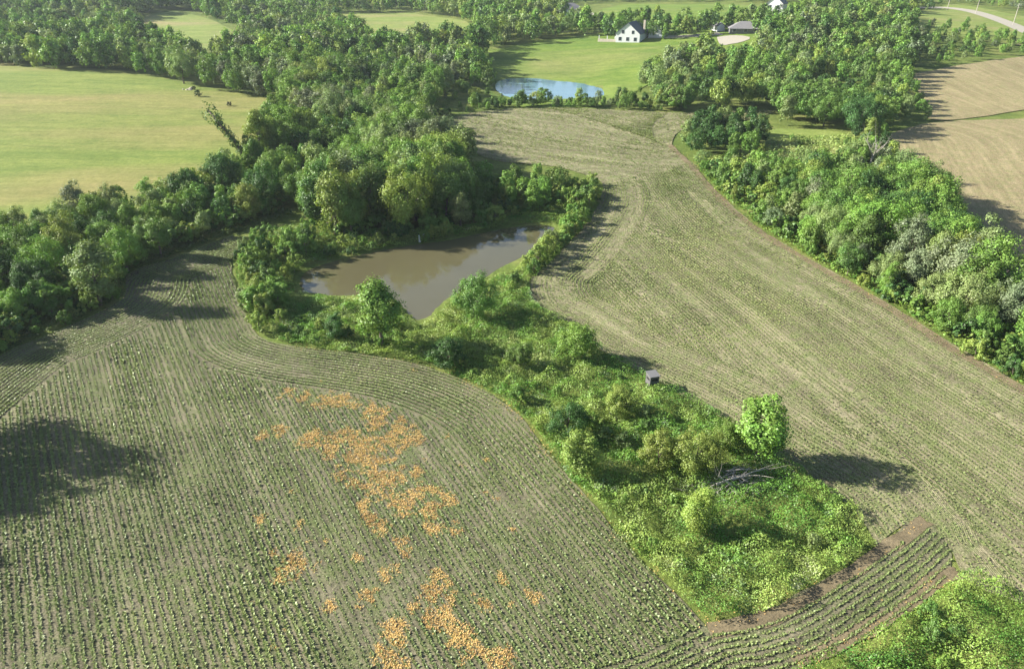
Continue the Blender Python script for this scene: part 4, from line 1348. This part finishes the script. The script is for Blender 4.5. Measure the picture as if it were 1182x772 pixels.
# utility poles by the gravel road
for i, ((px, py), lab) in enumerate((((1093, 13), 'wooden utility pole nearest the trees at the road bend'), ((1126, 17), 'middle utility pole beside the gravel road'), ((1169, 30), 'utility pole nearest the picture border by the road'))):
    p = ground_pt(px, py)
    o = tag(empty('utility_pole', p, math.radians(25)), lab, 'utility pole', 'poles along the gravel road')
    a = MB(); a.tube([(0, 0, -0.5), (0, 0, 5), (0, 0, 10)], [0.19, 0.16, 0.12], 8); a.build('pole', M['pole_wood'], o)
    a = MB(); a.box(-1.2, 1.2, -0.22, -0.13, 9.1, 9.25); ca_ = a.build('crossarm', M['pole_wood'], o)
    for x in (-1.05, -0.4, 0.4, 1.05):
        a = MB(); a.tube([(x, -0.175, 9.25), (x, -0.175, 9.33), (x, -0.175, 9.42)], [0.05, 0.07, 0.03], 6); a.build('insulator', M['porcelain'], ca_)

# hunting blind at the edge of the strip
p = ground_pt(752, 447)
bl = tag(empty('hunting_blind', p, math.radians(16)), 'dark boxy hunting blind with grey tin roof at the field edge', 'hunting blind')
bl.scale = (0.78, 0.78, 0.85)
a = MB()
a.box(-0.72, 0.72, -0.72, 0.72, 0.35, 2.05); a.build('cabin', M['blind_wall'], bl)
a = MB()
a.add([(-0.82, -0.84, 2.06), (0.82, -0.84, 2.06), (0.82, 0.84, 2.20), (-0.82, 0.84, 2.20), (-0.82, -0.84, 2.13), (0.82, -0.84, 2.13), (0.82, 0.84, 2.27), (-0.82, 0.84, 2.27)],
      [(3, 2, 1, 0), (4, 5, 6, 7), (0, 1, 5, 4), (1, 2, 6, 5), (2, 3, 7, 6), (3, 0, 4, 7)])
a.build('roof', M['blind_roof'], bl)
for (x0, x1, y0, y1) in ((-0.5, 0.5, -0.735, -0.722), (-0.735, -0.722, -0.5, 0.5), (0.722, 0.735, -0.5, 0.5)):
    a = MB(); a.box(x0, x1, y0, y1, 1.4, 1.72); a.build('window_slot', M['dark_slot'], bl)
for x in (-0.62, 0.62):
    for y in (-0.62, 0.62):
        a = MB(); a.box(x - 0.05, x + 0.05, y - 0.05, y + 0.05, -0.2, 0.349); a.build('leg', M['pole_wood'], bl)
a = MB(); a.box(-0.32, 0.32, 0.722, 0.74, 0.4, 1.35); a.build('door', M['pole_wood'], bl)

# ------------------------------------------------------------------ dead wood
def branchy(mb, st, d, L, r, depth, R):
    """a crooked bare limb with forks"""
    pts = [Vector(st)]; rad = [r]
    dd = Vector(d).normalized()
    for i in range(4):
        dd = (dd + Vector((R.uniform(-.25, .25), R.uniform(-.25, .25), R.uniform(-.12, .2)))).normalized()
        pts.append(pts[-1] + dd * L / 4); rad.append(r * (1 - 0.2 * (i + 1)))
    mb.tube(pts, rad, 5)
    if depth:
        for k in range(R.randint(2, 4)):
            i = R.randint(1, 4)
            nd = (dd + Vector((R.uniform(-1, 1), R.uniform(-1, 1), R.uniform(-.2, .9)))).normalized()
            branchy(mb, pts[i], nd, L * R.uniform(.45, .7), rad[i] * .6, depth - 1, R)

# brush pile
p = ground_pt(851, 556)
bp = tag(empty('brush_pile', p, 0.3), 'heap of grey dead branches and a fallen limb in the green strip', 'brush pile')
bp.scale = (1.45, 1.3, 1.35)
R = random.Random(3)
a = MB()
for k in range(130):
    x, y = R.gauss(0, 1.5), R.gauss(0, 0.8); z = max(0.05, 1.0 - 0.35 * abs(x) - 0.4 * abs(y)) * R.uniform(0.2, 1.15)
    ang = R.uniform(-0.6, 0.6) + (1.57 if R.random() < .25 else 0); L = R.uniform(0.8, 2.2); tl_ = R.uniform(-.25, .35)
    dx, dy = math.cos(ang) * L / 2, math.sin(ang) * L / 2
    a.tube([(x - dx, y - dy, z - tl_ * .5), (x, y, z + .05), (x + dx, y + dy, z + tl_ * .5)], [0.035, 0.03, 0.012], 4)
a.build('twigs', M['dead_wood'], bp)
a = MB(); branchy(a, (-1.8, -0.3, 0.5), (1, 0.15, 0.25), 3.6, 0.11, 1, R); a.build('limb', M['dead_wood'], bp)
a = MB(); branchy(a, (-0.6, -0.8, 0.3), (-0.8, -0.2, 0.35), 2.0, 0.09, 2, R); a.build('limb', M['dead_wood'], bp)

# whitish dead trees in the right woods
for (foot, h, lab, sd) in (((1000, 205), 9.5, 'bare whitish dead tree at the upper end of the right woods', 11), ((1046, 226), 7.0, 'bare grey dead tree leaning toward the upper right field', 12)):
    p = ground_pt(*foot)
    o = tag(empty('dead_tree', p, 0), lab, 'dead tree')
    R = random.Random(sd)
    a = MB(); a.tube([(0, 0, -.3), (0.15, 0, h * .3), (0.3, 0.1, h * .6)], [.28, .22, .15], 7); a.build('trunk', M['dead_wood'], o, True)
    for k in range(6):
        a = MB(); z = h * R.uniform(.28, .58); an = k * 1.05 + R.uniform(-.3, .3)
        branchy(a, (0.28 * z / (h * .6), .05, z), (math.cos(an) * .7, math.sin(an) * .7, .8), h * R.uniform(.35, .5), .11, 2, R); a.build('limb', M['dead_wood'], o)

# ivy-wrapped snag leaning out of the left woods over the hay field
p = ground_pt(292, 196)
o = tag(empty('leaning_snag', p, 0), 'broken leaning trunk wrapped in leaves sticking out toward the hay field', 'snag')
a = MB(); top = Vector((-8.5, 2, 13)); pts = [Vector((0, 0, -.3)), Vector((-2, .4, 4)), Vector((-5, 1.2, 8.5)), top]
a.tube(pts, [.4, .36, .28, .18], 7); a.build('trunk', M['bark'], o, True)
r_ = np.random.default_rng(44)
tt = r_.random(900) ** 0.8
cp = np.array([tuple(q) for q in pts]); px_ = np.interp(tt * 3, range(4), cp[:, 0]); py_ = np.interp(tt * 3, range(4), cp[:, 1]); pz_ = np.interp(tt * 3, range(4), cp[:, 2])
dv = r_.normal(size=(900, 3)); dv /= np.linalg.norm(dv, axis=1, keepdims=True)
rad_ = (0.5 + 0.8 * r_.random(900) + 0.9 * (tt > 0.86))[:, None]
V, Fq = cards(np.column_stack([px_, py_, pz_]) + dv * rad_, dv + r_.normal(size=(900, 3)) * .3, 0.5, .8, 45)
c = link('ivy', mesh_np('ivy', V, Fq, False, {'vary': np.repeat(r_.random(900), 4)}), M['leaf'], o); c.color = (0.10, 0.155, 0.05, 1)

# pale snag at the pond's far waterline
x, y = G(484, 281, -0.3)
o = tag(empty('broken_stump', (x, y + 0.5, -0.6), 0.4), 'pale broken stump standing at the far waterline of the muddy pond', 'stump')
R = random.Random(9)
a = MB(); a.tube([(0, 0, -.4), (0.05, 0, .8), (-.05, .05, 1.6)], [.24, .2, .1], 7); a.build('trunk', M['white_wall'], o, True)
a = MB(); a.tube([(0.03, 0, .7), (.5, .1, 1.3), (.95, .15, 1.75)], [.12, .1, .04], 6); a.build('limb', M['white_wall'], o, True)

# brush and stones lying on the hay field
for i, (px, py, w, lab, stone) in enumerate(((219, 104, 2.2, 'grey rock heap with brush near the far edge of the hay field', True), (229, 112, 2.8, 'dark bush with long shadow on the hay field', False), (265, 123, 2.0, 'dark brown brush heap in the open hay field', False),
                                              (310, 126, 1.6, 'small dark bush near the corner of the hay field', False), (312, 142, 2.4, 'dark brush heap where the hay field meets the woods', False))):
    p = ground_pt(px, py)
    if stone:
        o = tag(empty('rock_heap', p, 0), lab, 'rocks')
        a = MB(); R = random.Random(i)
        for k in range(9):
            x, y, s = R.gauss(0, 1.0), R.gauss(0, .7), R.uniform(.3, .7)
            a.tube([(x, y, -.2), (x, y, s * .3), (x + .1, y, s * .8), (x + .05, y, s)], [s * .7, s * .85, s * .6, s * .2], 7)
        a.build('rocks', M['stone'], o)
        q = make_tree('shrub', p[0] + 1.6, p[1] - .3, 1.5, BUSH_KINDS[2], (0.05, .075, .03), 0, 1.2, 'stem', 3.0)
        tag(q, 'small dark bush beside the grey rock heap on the hay field', 'shrub')
    else:
        q = make_tree('shrub', p[0], p[1], w * .75, BUSH_KINDS[i], (0.045, .06, .028) if i != 1 else (.05, .085, .03), i, 1.3, 'stem', 3.0)
        tag(q, lab, 'shrub')

# ------------------------------------------------------------------ the air
HAZE = 0.0001
mb = MB(); mb.box(-2000, 2000, -300, 2700, float(ZZ.min()) - 1.5, max(float(ZZ.max()) + 18, 70))
hz = mb.build('haze', None)
m, nt, out = new_mat('haze_air')
pv = N(nt, 'ShaderNodeVolumePrincipled')
pv.inputs['Color'].default_value = (0.80, 0.90, 1.0, 1)
pv.inputs['Density'].default_value = HAZE
pv.inputs['Anisotropy'].default_value = 0.2
nt.links.new(pv.outputs[0], out.inputs['Volume'])
hz.data.materials.append(m)
hz['kind'] = 'stuff'
